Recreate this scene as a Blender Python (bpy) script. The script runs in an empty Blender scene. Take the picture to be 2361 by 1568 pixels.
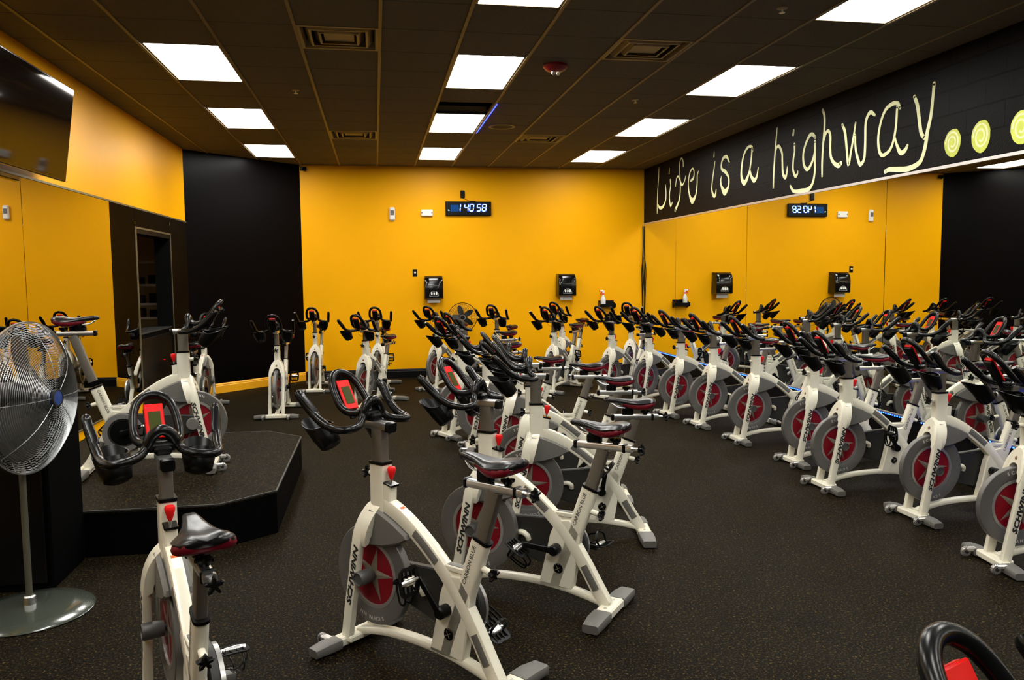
import bpy, bmesh, math, random
from mathutils import Vector, Matrix
random.seed(7)
C = bpy.context.scene.collection
SC = bpy.context.scene
PI = math.pi

# ------------------------------------------------------------------ camera, world, exposure
cam_d = bpy.data.cameras.new('camera')
cam_d.sensor_width = 36.0
cam_d.lens = 28.181
cam_d.clip_start = 0.05
cam_d.clip_end = 60
cam = bpy.data.objects.new('camera', cam_d)
C.objects.link(cam)
YAW, PITCH, ROLL = 0.168, 0.082, -0.009
_cy, _sy = math.cos(YAW), math.sin(YAW)
_r = Vector((_cy, -_sy, 0))
_f = Vector((_sy * math.cos(PITCH), _cy * math.cos(PITCH), -math.sin(PITCH)))
_u = _r.cross(_f)
_r2 = _r * math.cos(ROLL) + _u * math.sin(ROLL)
_u2 = -_r * math.sin(ROLL) + _u * math.cos(ROLL)
_m = Matrix((_r2, _u2, -_f)).transposed().to_4x4()
_m.translation = Vector((1.143, -12.809, 1.731))
cam.matrix_world = _m
SC.camera = cam

world = bpy.data.worlds.new('world')
SC.world = world
world.use_nodes = True
world.node_tree.nodes['Background'].inputs[0].default_value = (0, 0, 0, 1)
world.node_tree.nodes['Background'].inputs[1].default_value = 0.0

SC.view_settings.view_transform = 'Standard'
SC.view_settings.look = 'None'
SC.view_settings.gamma = 1.0
SC.view_settings.use_curve_mapping = False
SC.view_settings.exposure = 0.0
LAMP_STRENGTH = 25.0
LED_STRENGTH = 24.0
SC.cycles.max_bounces = 10
SC.cycles.glossy_bounces = 6
SC.cycles.sample_clamp_indirect = 40.0
SC.cycles.caustics_reflective = True
SC.cycles.blur_glossy = 0.2

H = 3.53            # ceiling height
XR, XL, YB, YF = 5.82, -1.50, 0.80, -15.5
T = 0.61            # ceiling tile

# ------------------------------------------------------------------ materials
def mat(name, col, rough=0.5, metal=0.0, var=0.06, scale=40.0, bump=0.0, bscale=300.0, coat=0.0, emit=None, estr=0.0, spec=0.5):
    m = bpy.data.materials.new(name)
    m.use_nodes = True
    nt = m.node_tree
    b = nt.nodes['Principled BSDF']
    b.inputs['Roughness'].default_value = rough
    b.inputs['Metallic'].default_value = metal
    b.inputs['Specular IOR Level'].default_value = spec
    if coat:
        b.inputs['Coat Weight'].default_value = coat
        b.inputs['Coat Roughness'].default_value = 0.15
    tc = nt.nodes.new('ShaderNodeTexCoord')
    if var > 0:
        n = nt.nodes.new('ShaderNodeTexNoise')
        n.inputs['Scale'].default_value = scale
        n.inputs['Detail'].default_value = 2
        nt.links.new(tc.outputs['Object'], n.inputs['Vector'])
        mx = nt.nodes.new('ShaderNodeMix')
        mx.data_type = 'RGBA'
        mx.inputs[6].default_value = tuple(c * (1 - var) for c in col) + (1,)
        mx.inputs[7].default_value = tuple(min(1, c * (1 + var)) for c in col) + (1,)
        nt.links.new(n.outputs['Fac'], mx.inputs[0])
        nt.links.new(mx.outputs[2], b.inputs['Base Color'])
    else:
        b.inputs['Base Color'].default_value = tuple(col) + (1,)
    if bump > 0:
        n2 = nt.nodes.new('ShaderNodeTexNoise')
        n2.inputs['Scale'].default_value = bscale
        nt.links.new(tc.outputs['Object'], n2.inputs['Vector'])
        bp = nt.nodes.new('ShaderNodeBump')
        bp.inputs['Strength'].default_value = bump
        bp.inputs['Distance'].default_value = 0.002
        nt.links.new(n2.outputs['Fac'], bp.inputs['Height'])
        nt.links.new(bp.outputs['Normal'], b.inputs['Normal'])
    if emit:
        b.inputs['Emission Color'].default_value = tuple(emit) + (1,)
        b.inputs['Emission Strength'].default_value = estr
    return m

M = dict(
    white=mat('white_frame_paint', (.68, .645, .52), .32, bump=.05, coat=.3, scale=15),
    grey=mat('grey_plastic', (.115, .11, .098), .5, bump=.15),
    dgrey=mat('dark_grey_plastic', (.022, .021, .019), .45, bump=.1, spec=.3),
    black=mat('black_plastic', (.003, .003, .003), .32, spec=.16),
    grip=mat('black_grip_rubber', (.0035, .0035, .0035), .26, bump=.015, bscale=200, spec=.26),
    steel=mat('brushed_post_steel', (.17, .15, .12), .42, .6, bump=.1),
    chrome=mat('chrome', (.75, .75, .74), .30, 1.0, var=.02),
    red=mat('bright_red_plastic', (.74, .010, .010), .35, spec=.2),
    dred=mat('dark_red_wheel_paint', (.17, .002, .008), .4, spec=.3),
    sred=mat('dark_red_vinyl', (.11, .002, .008), .5, bump=.1, spec=.2),
    rim=mat('cast_flywheel_grey', (.135, .13, .12), .40, .4, bump=.2),
    ring=mat('machined_silver_ring', (.42, .41, .39), .3, .7),
    saddle=mat('black_saddle_vinyl', (.006, .0055, .006), .30, bump=.15, bscale=120, spec=.35),
    screen=mat('olive_lcd_screen', (.055, .065, .018), .12),
    ink=mat('black_decal_ink', (.02, .02, .02), .4),
    sink=mat('silver_decal_ink', (.17, .145, .11), .45),
    sink2=mat('bright_silver_ink', (.55, .53, .50), .4),
    mgrey=mat('mid_grey_plastic', (.055, .053, .05), .45),
    orange=mat('orange_sticker', (.6, .10, .01), .5),
    paper=mat('white_paper', (.8, .78, .74), .8, bump=.1),
    yellow=mat('yellow_wall_paint', (.82, .378, .001), .40, spec=.08, var=.025, scale=3, bump=.35, bscale=90),
    yellowbase=mat('yellow_baseboard_paint', (.80, .37, .01), .35, var=.05, scale=12),
    bwall=mat('black_wall_paint', (.0018, .0011, .0012), .34, spec=.06, var=.1, scale=3, bump=.3, bscale=90),
    bbase=mat('black_rubber_baseboard', (.002, .002, .002), .4, spec=.15),
    trim=mat('aluminium_trim', (.62, .60, .58), .35, .8),
    dtrim=mat('dull_brass_trim', (.20, .17, .10), .4, .7),
    mirror=mat('silvered_mirror', (.84, .86, .82), .004, 1.0, var=0),
    mirror2=mat('vignette_dimmed_mirror', (.58, .56, .52), .004, 1.0, var=0),  # silvered mirror again, with lens vignetting put into its darker colour
    tee=mat('ceiling_grid_paint', (.20, .14, .06), .5),
    vent=mat('vent_paint', (.30, .23, .12), .5),
    plenum=mat('dark_plenum', (.02, .02, .02), .9),
    lens=mat('light_diffuser_acrylic', (.8, .8, .8), .5, var=0, emit=(1.0, .985, .93), estr=LAMP_STRENGTH),
    led=mat('blue_led', (.02, .05, .4), .4, var=0, emit=(.01, .05, 1.0), estr=LED_STRENGTH),
    led2=mat('blue_led_rope', (.02, .05, .4), .4, var=0, emit=(.02, .05, 1.0), estr=7.0),
    digit=mat('clock_digit_led', (.5, .8, 1), .4, var=0, emit=(.45, .80, 1.0), estr=2.4),
    halo=mat('clock_painted_glow', (.0, .04, .3), .4, var=0, emit=(.0, .075, 1.0), estr=.45),  # painted blue glow around the clock digits
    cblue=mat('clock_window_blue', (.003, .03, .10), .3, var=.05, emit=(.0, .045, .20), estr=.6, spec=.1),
    bluebadge=mat('blue_badge', (.015, .05, .22), .4, scale=60, var=.3),
    wire=mat('guard_wire_chrome', (.35, .36, .36), .3, .9),
    blade=mat('fan_blade_grey', (.018, .016, .013), .4, spec=.3),
    fbase=mat('olive_grey_base_enamel', (.045, .052, .04), .16, coat=.5),
    fpole=mat('olive_pole_enamel', (.07, .065, .045), .35),
    wplas=mat('white_plastic', (.75, .72, .66), .4),
    bottle=mat('translucent_white_bottle', (.62, .62, .60), .35),
    tv=mat('tv_glass_black', (.002, .0015, .0015), .05, var=0, spec=.16),
    gloss=mat('gloss_black_plastic', (.003, .003, .003), .14, var=0, spec=.4),
    mural=mat('pale_yellow_mural_paint', (.80, .84, .46), .6, var=.25, scale=6),
    mural2=mat('yellow_green_mural_paint', (.60, .66, .09), .6, var=.35, scale=9),
    darkbox=mat('black_carpeted_box', (.0010, .0009, .0009), .8, spec=.03),
    closet=mat('closet_wall_paint', (.62, .46, .24), .7),
    red2=mat('dark_red_detector', (.22, .01, .012), .3),
    brown=mat('brown_badge', (.14, .06, .025), .35),
)

def floor_mat():
    m = bpy.data.materials.new('speckled_rubber_floor'); m.use_nodes = True
    nt = m.node_tree; b = nt.nodes['Principled BSDF']
    b.inputs['Roughness'].default_value = .62
    b.inputs['Specular IOR Level'].default_value = .03
    tc = nt.nodes.new('ShaderNodeTexCoord')
    def ramp(scale, p0, p1, c0, c1, det=2):
        n = nt.nodes.new('ShaderNodeTexNoise'); n.inputs['Scale'].default_value = scale; n.inputs['Detail'].default_value = det
        nt.links.new(tc.outputs['Object'], n.inputs['Vector'])
        r = nt.nodes.new('ShaderNodeValToRGB')
        r.color_ramp.elements[0].position = p0; r.color_ramp.elements[1].position = p1
        r.color_ramp.elements[0].color = c0 + (1,); r.color_ramp.elements[1].color = c1 + (1,)
        nt.links.new(n.outputs['Fac'], r.inputs['Fac'])
        return n, r
    _, a = ramp(3.0, .3, .7, (.0030, .0021, .0009), (.0055, .0040, .0020))
    _, s1 = ramp(95.0, .53, .64, (0, 0, 0), (1, 1, 1), 1)
    _, s2 = ramp(70.0, .65, .71, (0, 0, 0), (1, 1, 1), 1)
    m1 = nt.nodes.new('ShaderNodeMix'); m1.data_type = 'RGBA'
    nt.links.new(s1.outputs['Color'], m1.inputs[0]); nt.links.new(a.outputs['Color'], m1.inputs[6])
    m1.inputs[7].default_value = (.024, .0185, .0095, 1)
    m2 = nt.nodes.new('ShaderNodeMix'); m2.data_type = 'RGBA'
    nt.links.new(s2.outputs['Color'], m2.inputs[0]); nt.links.new(m1.outputs[2], m2.inputs[6])
    m2.inputs[7].default_value = (.075, .048, .013, 1)
    nt.links.new(m2.outputs[2], b.inputs['Base Color'])
    bp = nt.nodes.new('ShaderNodeBump'); bp.inputs['Strength'].default_value = .25; bp.inputs['Distance'].default_value = .002
    n3 = nt.nodes.new('ShaderNodeTexNoise'); n3.inputs['Scale'].default_value = 150
    nt.links.new(tc.outputs['Object'], n3.inputs['Vector']); nt.links.new(n3.outputs['Fac'], bp.inputs['Height'])
    nt.links.new(bp.outputs['Normal'], b.inputs['Normal'])
    return m
M['floor'] = floor_mat()

def block_mat():
    m = bpy.data.materials.new('black_painted_block'); m.use_nodes = True
    nt = m.node_tree; b = nt.nodes['Principled BSDF']; b.inputs['Roughness'].default_value = .5; b.inputs['Specular IOR Level'].default_value = .05
    tc = nt.nodes.new('ShaderNodeTexCoord')
    sp = nt.nodes.new('ShaderNodeSeparateXYZ'); cb = nt.nodes.new('ShaderNodeCombineXYZ')
    nt.links.new(tc.outputs['Object'], sp.inputs[0])
    nt.links.new(sp.outputs['Y'], cb.inputs['X']); nt.links.new(sp.outputs['Z'], cb.inputs['Y'])
    br = nt.nodes.new('ShaderNodeTexBrick')
    br.inputs['Scale'].default_value = 1.0
    br.inputs['Brick Width'].default_value = .40; br.inputs['Row Height'].default_value = .20
    br.inputs['Mortar Size'].default_value = .006; br.inputs['Mortar Smooth'].default_value = .3
    br.inputs['Color1'].default_value = (.0040, .0034, .0033, 1); br.inputs['Color2'].default_value = (.0052, .0044, .0042, 1)
    br.inputs['Mortar'].default_value = (.001, .001, .001, 1)
    nt.links.new(cb.outputs[0], br.inputs['Vector'])
    nt.links.new(br.outputs['Color'], b.inputs['Base Color'])
    n = nt.nodes.new('ShaderNodeTexNoise'); n.inputs['Scale'].default_value = 60
    nt.links.new(tc.outputs['Object'], n.inputs['Vector'])
    ad = nt.nodes.new('ShaderNodeMath'); ad.operation = 'MULTIPLY_ADD'
    nt.links.new(br.outputs['Fac'], ad.inputs[0]); ad.inputs[1].default_value = -2.0
    nt.links.new(n.outputs['Fac'], ad.inputs[2])
    bp = nt.nodes.new('ShaderNodeBump'); bp.inputs['Strength'].default_value = .5; bp.inputs['Distance'].default_value = .004
    nt.links.new(ad.outputs[0], bp.inputs['Height']); nt.links.new(bp.outputs['Normal'], b.inputs['Normal'])
    return m
M['block'] = block_mat()

def tile_mat():
    m = bpy.data.materials.new('ceiling_tile'); m.use_nodes = True
    nt = m.node_tree; b = nt.nodes['Principled BSDF']; b.inputs['Roughness'].default_value = .9
    tc = nt.nodes.new('ShaderNodeTexCoord')
    n = nt.nodes.new('ShaderNodeTexNoise'); n.inputs['Scale'].default_value = 90; n.inputs['Detail'].default_value = 3
    nt.links.new(tc.outputs['Object'], n.inputs['Vector'])
    r = nt.nodes.new('ShaderNodeValToRGB')
    r.color_ramp.elements[0].position = .35; r.color_ramp.elements[1].position = .65
    r.color_ramp.elements[0].color = TILE0 + (1,); r.color_ramp.elements[1].color = TILE1 + (1,)
    nt.links.new(n.outputs['Fac'], r.inputs['Fac']); nt.links.new(r.outputs['Color'], b.inputs['Base Color'])
    return m
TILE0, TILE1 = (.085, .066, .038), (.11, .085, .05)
M['tile'] = tile_mat()

# ------------------------------------------------------------------ mesh helpers
def cr(pts, n=6, closed=False):
    """Catmull-Rom through pts"""
    P = [Vector(p) for p in pts]
    out = []
    m = len(P)
    rng = range(m if closed else m - 1)
    for i in rng:
        p1, p2 = P[i], P[(i + 1) % m]
        p0 = P[(i - 1) % m] if (closed or i > 0) else p1 * 2 - p2
        p3 = P[(i + 2) % m] if (closed or i + 2 < m) else p2 * 2 - p1
        for k in range(n):
            t = k / n
            out.append(.5 * ((2 * p1) + (-p0 + p2) * t + (2 * p0 - 5 * p1 + 4 * p2 - p3) * t * t + (-p0 + 3 * p1 - 3 * p2 + p3) * t ** 3))
    if not closed: out.append(P[-1])
    return out

def rrect(w, h, r=.3, k=2):
    """rounded rectangle profile, r as fraction of the smaller half"""
    a, b = w / 2, h / 2
    q = min(a, b) * r
    pts = []
    for cx, cy, a0 in ((a - q, b - q, 0), (-a + q, b - q, PI / 2), (-a + q, -b + q, PI), (a - q, -b + q, 1.5 * PI)):
        for i in range(k + 1):
            t = a0 + i / k * PI / 2
            pts.append((cx + q * math.cos(t), cy + q * math.sin(t)))
    return pts

def circ(r, n=10, sy=1.0):
    return [(r * math.cos(2 * PI * i / n), r * sy * math.sin(2 * PI * i / n)) for i in range(n)]

class MB:
    def __init__(s): s.v, s.f, s.m = [], [], []
    def add(s, v, f, mi=0):
        o = len(s.v)
        s.v += [tuple(p) for p in v]
        s.f += [tuple(i + o for i in q) for q in f]
        s.m += [mi] * len(f)
        return s
    def box(s, c, d, rot=None, bev=0.0, mi=0, seg=1):
        bm = bmesh.new()
        bmesh.ops.create_cube(bm, size=1.0)
        for v in bm.verts: v.co = Vector((v.co.x * d[0], v.co.y * d[1], v.co.z * d[2]))
        if bev > 0: bmesh.ops.bevel(bm, geom=list(bm.edges), offset=bev, segments=seg, affect='EDGES', profile=.5)
        R = rot if rot is not None else Matrix.Identity(3)
        bm.verts.index_update()
        s.add([R @ v.co + Vector(c) for v in bm.verts], [[v.index for v in f.verts] for f in bm.faces], mi)
        bm.free(); return s
    def box2(s, a, b, bev=0.0, mi=0):
        return s.box([(a[i] + b[i]) / 2 for i in range(3)], [abs(b[i] - a[i]) for i in range(3)], None, bev, mi)
    def sweep(s, path, prof, side=None, scale=None, closed=False, mi=0, cap=True):
        P = [Vector(p) for p in path]; n = len(P); k = len(prof)
        tang = []
        for i in range(n):
            a = P[(i - 1) % n] if (closed or i > 0) else P[i]
            b = P[(i + 1) % n] if (closed or i < n - 1) else P[i]
            tang.append((b - a).normalized())
        vs = []
        nrm = None
        for i in range(n):
            t = tang[i]
            if side is not None:
                u = Vector(side); u = (u - t * u.dot(t)).normalized()
                w = u.cross(t)       # for a path along +x and side +y this is -z ; profile (u, w)
                w = -w
            else:
                if nrm is None:
                    a = Vector((0, 0, 1)) if abs(t.z) < .9 else Vector((1, 0, 0))
                    nrm = (a - t * a.dot(t)).normalized()
                else:
                    nrm = (nrm - t * nrm.dot(t)).normalized()
                u = nrm; w = t.cross(u)
            sc = scale[i] if scale else 1.0
            if not isinstance(sc, tuple): sc = (sc, sc)
            for (x, y) in prof: vs.append(P[i] + u * x * sc[0] + w * y * sc[1])
        fs = []
        for i in range(n if closed else n - 1):
            j = (i + 1) % n
            for q in range(k):
                r = (q + 1) % k
                fs.append((i * k + q, i * k + r, j * k + r, j * k + q))
        if cap and not closed:
            fs.append(tuple(range(k))[::-1]); fs.append(tuple((n - 1) * k + q for q in range(k)))
        return s.add(vs, fs, mi)
    def tube(s, path, r, n=10, closed=False, mi=0, scale=None):
        return s.sweep(path, circ(r, n), None, scale, closed, mi)
    def prism(s, poly, a, b, axis='y', mi=0, bev=0.0):
        """poly: 2D outline; axis y -> (x,z) plane, axis x -> (y,z) plane, axis z -> (x,y) plane"""
        def P(p, d):
            return {'y': (p[0], d, p[1]), 'x': (d, p[0], p[1]), 'z': (p[0], p[1], d)}[axis]
        n = len(poly)
        if bev > 0:
            cx = sum(p[0] for p in poly) / n; cy = sum(p[1] for p in poly) / n
            inn = []
            for i in range(n):
                p0, p1, p2 = Vector(poly[i - 1]), Vector(poly[i]), Vector(poly[(i + 1) % n])
                e1 = (p1 - p0).normalized(); e2 = (p2 - p1).normalized()
                nn = Vector((-(e1.y + e2.y), e1.x + e2.x))
                nn = nn.normalized() if nn.length > 1e-6 else Vector((-e1.y, e1.x))
                inn.append(nn * bev)
            area = sum(poly[i][0] * poly[(i + 1) % n][1] - poly[(i + 1) % n][0] * poly[i][1] for i in range(n))
            sg = 1 if area > 0 else -1
            pin = [(poly[i][0] + inn[i].x * sg, poly[i][1] + inn[i].y * sg) for i in range(n)]
            d = bev if b > a else -bev
            rings = [[P(p, a) for p in pin], [P(p, a + d) for p in poly], [P(p, b - d) for p in poly], [P(p, b) for p in pin]]
        else:
            rings = [[P(p, a) for p in poly], [P(p, b) for p in poly]]
        vs = [q for r in rings for q in r]; fs = []
        for k in range(len(rings) - 1):
            for i in range(n):
                j = (i + 1) % n
                fs.append((k * n + i, k * n + j, (k + 1) * n + j, (k + 1) * n + i))
        fs.append(tuple(range(n))[::-1]); fs.append(tuple((len(rings) - 1) * n + i for i in range(n)))
        return s.add(vs, fs, mi)
    def lathe(s, prof, org, axis, n=24, mi=0, loop=False):
        """prof: (radius, height along axis)"""
        ax = Vector(axis).normalized()
        a = Vector((0, 0, 1)) if abs(ax.z) < .9 else Vector((1, 0, 0))
        u = (a - ax * a.dot(ax)).normalized(); w = ax.cross(u); o = Vector(org)
        vs = []; fs = []
        for (r, h) in prof:
            for i in range(n):
                t = 2 * PI * i / n
                vs.append(o + ax * h + (u * math.cos(t) + w * math.sin(t)) * max(r, 1e-5))
        for k in range(len(prof) - 1):
            for i in range(n):
                j = (i + 1) % n
                fs.append((k * n + i, k * n + j, (k + 1) * n + j, (k + 1) * n + i))
        if loop:
            o2 = (len(prof) - 1) * n
            for i in range(n):
                j = (i + 1) % n; fs.append((o2 + i, o2 + j, j, i))
        else:
            if prof[0][0] > 1e-4: fs.append(tuple(range(n))[::-1])
            if prof[-1][0] > 1e-4: fs.append(tuple((len(prof) - 1) * n + i for i in range(n)))
        return s.add(vs, fs, mi)
    def ring(s, r0, r1, h0, h1, org, axis, n=40, mi=0):
        ax = Vector(axis).normalized()
        a = Vector((0, 0, 1)) if abs(ax.z) < .9 else Vector((1, 0, 0))
        u = (a - ax * a.dot(ax)).normalized(); w = ax.cross(u); o = Vector(org)
        vs = []; fs = []
        for (r, h) in ((r0, h0), (r1, h0), (r1, h1), (r0, h1)):
            for i in range(n):
                t = 2 * PI * i / n
                vs.append(o + ax * h + (u * math.cos(t) + w * math.sin(t)) * r)
        for k in range(4):
            for i in range(n):
                j = (i + 1) % n; l = (k + 1) % 4
                fs.append((k * n + i, k * n + j, l * n + j, l * n + i))
        return s.add(vs, fs, mi)
    def xform(s, mtx):
        s.v = [tuple(mtx @ Vector(p)) for p in s.v]; return s
    def build(s, name, mats, parent=None, smooth=True, ang=35, loc=None):
        me = bpy.data.meshes.new(name)
        me.from_pydata(s.v, [], s.f)
        bm = bmesh.new(); bm.from_mesh(me)
        bmesh.ops.recalc_face_normals(bm, faces=bm.faces)
        bm.to_mesh(me); bm.free()
        if not isinstance(mats, (list, tuple)): mats = [mats]
        for m in mats: me.materials.append(M[m] if isinstance(m, str) else m)
        for i, p in enumerate(me.polygons):
            p.material_index = s.m[i]
            p.use_smooth = smooth
        if smooth: me.set_sharp_from_angle(angle=math.radians(ang))
        o = bpy.data.objects.new(name, me)
        C.objects.link(o)
        if parent is not None: o.parent = parent
        if loc is not None: o.location = loc
        return o

def glyphs(body, size, shear=0.0, bold=0.0, space=1.0):
    """outline of a text as verts/faces in its own xy plane, origin at left of the baseline"""
    cu = bpy.data.curves.new('text', 'FONT')
    cu.body = body; cu.size = size; cu.shear = shear; cu.offset = bold; cu.space_character = space
    cu.resolution_u = 2; cu.fill_mode = 'FRONT'
    o = bpy.data.objects.new('text', cu); C.objects.link(o)
    dg = bpy.context.evaluated_depsgraph_get()
    me = o.evaluated_get(dg).to_mesh()
    v = [Vector(p.co) for p in me.vertices]; f = [tuple(p.vertices) for p in me.polygons]
    o.evaluated_get(dg).to_mesh_clear()
    bpy.data.objects.remove(o); bpy.data.curves.remove(cu)
    return v, f

def put_text(mb, body, size, org, xdir, ydir, length=None, shear=0.0, bold=0.0, mi=0, squash=1.0, lift=.0006):
    v, f = glyphs(body, size, shear, bold)
    if not v: return
    x0 = min(p.x for p in v); x1 = max(p.x for p in v)
    k = (length / (x1 - x0)) if length else 1.0
    X = Vector(xdir).normalized(); Y = Vector(ydir).normalized(); N = X.cross(Y)
    mb.add([Vector(org) + X * ((p.x - x0) * k) + Y * (p.y * squash) + N * lift for p in v], f, mi)

def tag(o, label, cat, group=None):
    o['label'] = label; o['category'] = cat
    if group: o['group'] = group
    return o
def struct(o):
    o['kind'] = 'structure'; return o
def thing(name, label, cat, loc=(0, 0, 0), rz=0.0, group=None):
    o = bpy.data.objects.new(name, None); o.empty_display_size = .1
    C.objects.link(o); o.location = loc; o.rotation_euler = (0, 0, rz)
    return tag(o, label, cat, group)
def copy_tree(o, parent=None):
    c = o.copy(); C.objects.link(c)
    if parent is not None: c.parent = parent
    for ch in list(o.children): copy_tree(ch, c)
    return c

# ------------------------------------------------------------------ spin bike (origin on the floor, x forward, y left)
X0 = .44
def B(*p):            # profile coordinates measured from the front foot
    return (p[0] + X0, p[1], p[2])
BB = (-.605 + X0, 0, .312)
WC = (-.125 + X0, 0, .354)

def make_bike():
    t = thing('spin_bike', 'x', 'exercise bike')
    W = 'white'
    # --- stabiliser feet
    f = MB(); f.box(B(0, 0, .034), (.062, .26, .044), bev=.008)
    f.box(B(-.03, 0, .045), (.06, .19, .03), bev=.006)
    ft = f.build('front_stabilizer', W, t)
    for sy in (1, -1):
        e = MB()
        e.sweep([B(0, sy * .125, .033), B(.002, sy * .19, .033), B(.006, sy * .262, .028)], rrect(.048, .082, .5), side=(0, 0, 1), scale=[1, 1, .82])
        e.build('end_cap', 'grey', ft)
        b = MB(); b.box(B(.048, sy * .148, .046), (.062, .036, .026), bev=.006)
        br = b.build('wheel_bracket', 'trim', ft)
        w = MB(); w.lathe([(.010, -.011), (.024, -.011), (.029, -.006), (.029, .006), (.024, .011), (.010, .011)], B(.078, sy * .148, .033), (0, 1, 0), 18)
        for k in range(18):
            a = k * PI / 9
            w.box(B(.078 + .029 * math.cos(a), sy * .148, .033 + .029 * math.sin(a)), (.0035, .016, .0035))
        w.build('transport_wheel', 'ring', ft)
        h = MB(); h.lathe([(.012, -.014), (.012, .014)], B(.078, sy * .148, .033), (0, 1, 0), 12)
        h.build('wheel_hub', 'dgrey', ft)
    f = MB(); f.box(B(-.887, 0, .034), (.085, .20, .046), bev=.008)
    rt = f.build('rear_stabilizer', W, t)
    for sy in (1, -1):
        e = MB()
        e.sweep([B(-.887, sy * .095, .034), B(-.887, sy * .18, .034), B(-.889, sy * .262, .029)], rrect(.05, .098, .5), side=(0, 0, 1), scale=[1, 1, .85])
        e.build('end_cap', 'grey', rt)
    e = MB(); e.ring(.005, .009, .058, .0605, B(-.887, .06, 0), (0, 0, 1), 14); e.ring(.005, .009, .058, .0605, B(-.887, -.06, 0), (0, 0, 1), 14)
    e.build('bolt', 'chrome', rt)
    # --- base tube
    b = MB()
    b.sweep(cr([B(-.02, 0, .052), B(-.12, 0, .082), B(-.25, 0, .105), B(-.45, 0, .115), B(-.62, 0, .106), B(-.77, 0, .08), B(-.885, 0, .052)], 5), rrect(.05, .036, .6), side=(0, 1, 0))
    b.build('base_tube', W, t)
    # --- fork
    k = MB()
    for sy in (1, -1):
        k.sweep(cr([B(-.018, sy * .078, .05), B(-.045, sy * .078, .20), B(-.078, sy * .078, .36), B(-.104, sy * .078, .50), B(-.122, sy * .068, .585), B(-.145, sy * .042, .65), B(-.165, 0, .69)], 5),
                rrect(.037, .056, .55, 2), side=(0, 1, 0), scale=[(1, 1 + max(0, i - 12) * .016) for i in range(31)])
    arch = [(.062, .505), (.080, .505), (.090, .54), (.086, .59), (.066, .645), (.030, .69), (0, .70)]
    inner = [(0, .612), (.022, .604), (.036, .585), (.038, .566), (.052, .560), (.060, .545)]
    half = arch + inner
    out = arch + [(-x, z) for x, z in arch[:-1][::-1]] + [(-x, z) for x, z in inner[::-1][:-1]] + inner
    # crown plate, leaning with the fork: quads between the outer and the inner arch, extruded front to back
    O = arch[1:] ; n = 9
    oc = cr([(x, z, 0) for x, z in arch[1:]], 4)
    ic = cr([(x, z, 0) for x, z in ([(.060, .515), (.056, .545), (.040, .566), (.036, .590), (.020, .606), (0, .612)])], 4)
    m = min(len(oc), len(ic))
    oc = [oc[int(i * (len(oc) - 1) / (m - 1))] for i in range(m)]; ic = [ic[int(i * (len(ic) - 1) / (m - 1))] for i in range(m)]
    for sy in (1, -1):
        vs, fs = [], []
        for i in range(m):
            for q in (oc[i], ic[i]):
                sx = -.070 - (q.y - .5) * .27
                vs.append(B(sx, sy * q.x, q.y)); vs.append(B(sx - .085, sy * q.x, q.y))
        for i in range(m - 1):
            a = i * 4; b2 = a + 4
            fs += [(a, b2, b2 + 2, a + 2), (a + 1, a + 3, b2 + 3, b2 + 1), (a, a + 1, b2 + 1, b2), (a + 2, b2 + 2, b2 + 3, a + 3)]
        k.add(vs, fs)
    fk = k.build('fork', W, t, ang=40)
    h = MB(); h.lathe([(.0001, .004), (.009, .004), (.013, .001), (.016, -.006)], B(-.122, 0, .640), Vector((1, 0, .42)), 18)
    h.xform(Matrix.Translation((.012, 0, .0)))
    h.build('head_badge', 'brown', fk)
    # lettering on both legs
    for sy in (1, -1):
        L = MB()
        d = Vector((-.067, 0, .30)).normalized()
        up = Vector((0, sy, 0)).cross(d) if sy > 0 else Vector((0, sy, 0)).cross(-d)
        xd = d if sy > 0 else -d
        z0 = .215 if sy > 0 else .515
        x0 = -.048 - (z0 - .215) * .223
        put_text(L, 'SCHWINN', .052, Vector(B(x0 - .016, sy * .0972, z0)), xd, up, length=.30, shear=.25, bold=.0026, squash=.80)
        L.build('lettering', 'ink', fk, smooth=False)
    # --- head tube with the brake shelf
    h = MB()
    h.sweep([B(-.182, 0, .62), B(-.184, 0, .70), B(-.184, 0, .884)], rrect(.062, .088, .28), side=(0, 1, 0))
    h.prism([B(-.22, 0, .69)[::2], B(-.262, 0, .70)[::2], B(-.266, 0, .79)[::2], B(-.22, 0, .80)[::2]], -.024, .024, 'y', bev=.006)
    ht = h.build('head_tube', W, t)
    c = MB(); c.sweep([B(-.184, 0, .880), B(-.184, 0, .893)], rrect(.068, .094, .3), side=(0, 1, 0)); c.build('collar', 'black', ht)
    k = MB(); k.lathe([(.012, 0), (.013, .03), (.010, .034)], B(-.145, 0, .83), (1, 0, 0), 14); k.build('lock_barrel', W, ht)
    star_knob(ht, B(-.112, 0, .83), (1, 0, 0))
    bk = MB(); bk.prism([B(-.212, 0, .797)[::2], B(-.276, 0, .785)[::2], B(-.278, 0, .795)[::2], B(-.214, 0, .809)[::2]], -.026, .026, 'y', bev=.003)
    bt = bk.build('brake_plate', 'gloss', ht)
    r = MB(); r.lathe([(.0055, 0), (.0055, .03)], B(-.25, 0, .792), (-.06, 0, 1), 12); r.build('brake_stem', 'chrome', ht)
    r = MB(); r.lathe([(.006, 0), (.011, .012), (.018, .038), (.0195, .05), (.016, .058), (.0001, .060)], B(-.252, 0, .815), (-.06, 0, 1), 20); r.build('brake_knob', 'red', ht)
    # --- curved main tube
    cp = cr([B(-.19, 0, .705), B(-.27, 0, .682), B(-.36, 0, .638), B(-.45, 0, .578), B(-.53, 0, .515), B(-.60, 0, .450), B(-.68, 0, .355), B(-.75, 0, .25), B(-.81, 0, .15), B(-.868, 0, .055)], 6)
    b = MB(); b.sweep(cp, rrect(.052, .068, .35), side=(0, 1, 0))
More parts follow.
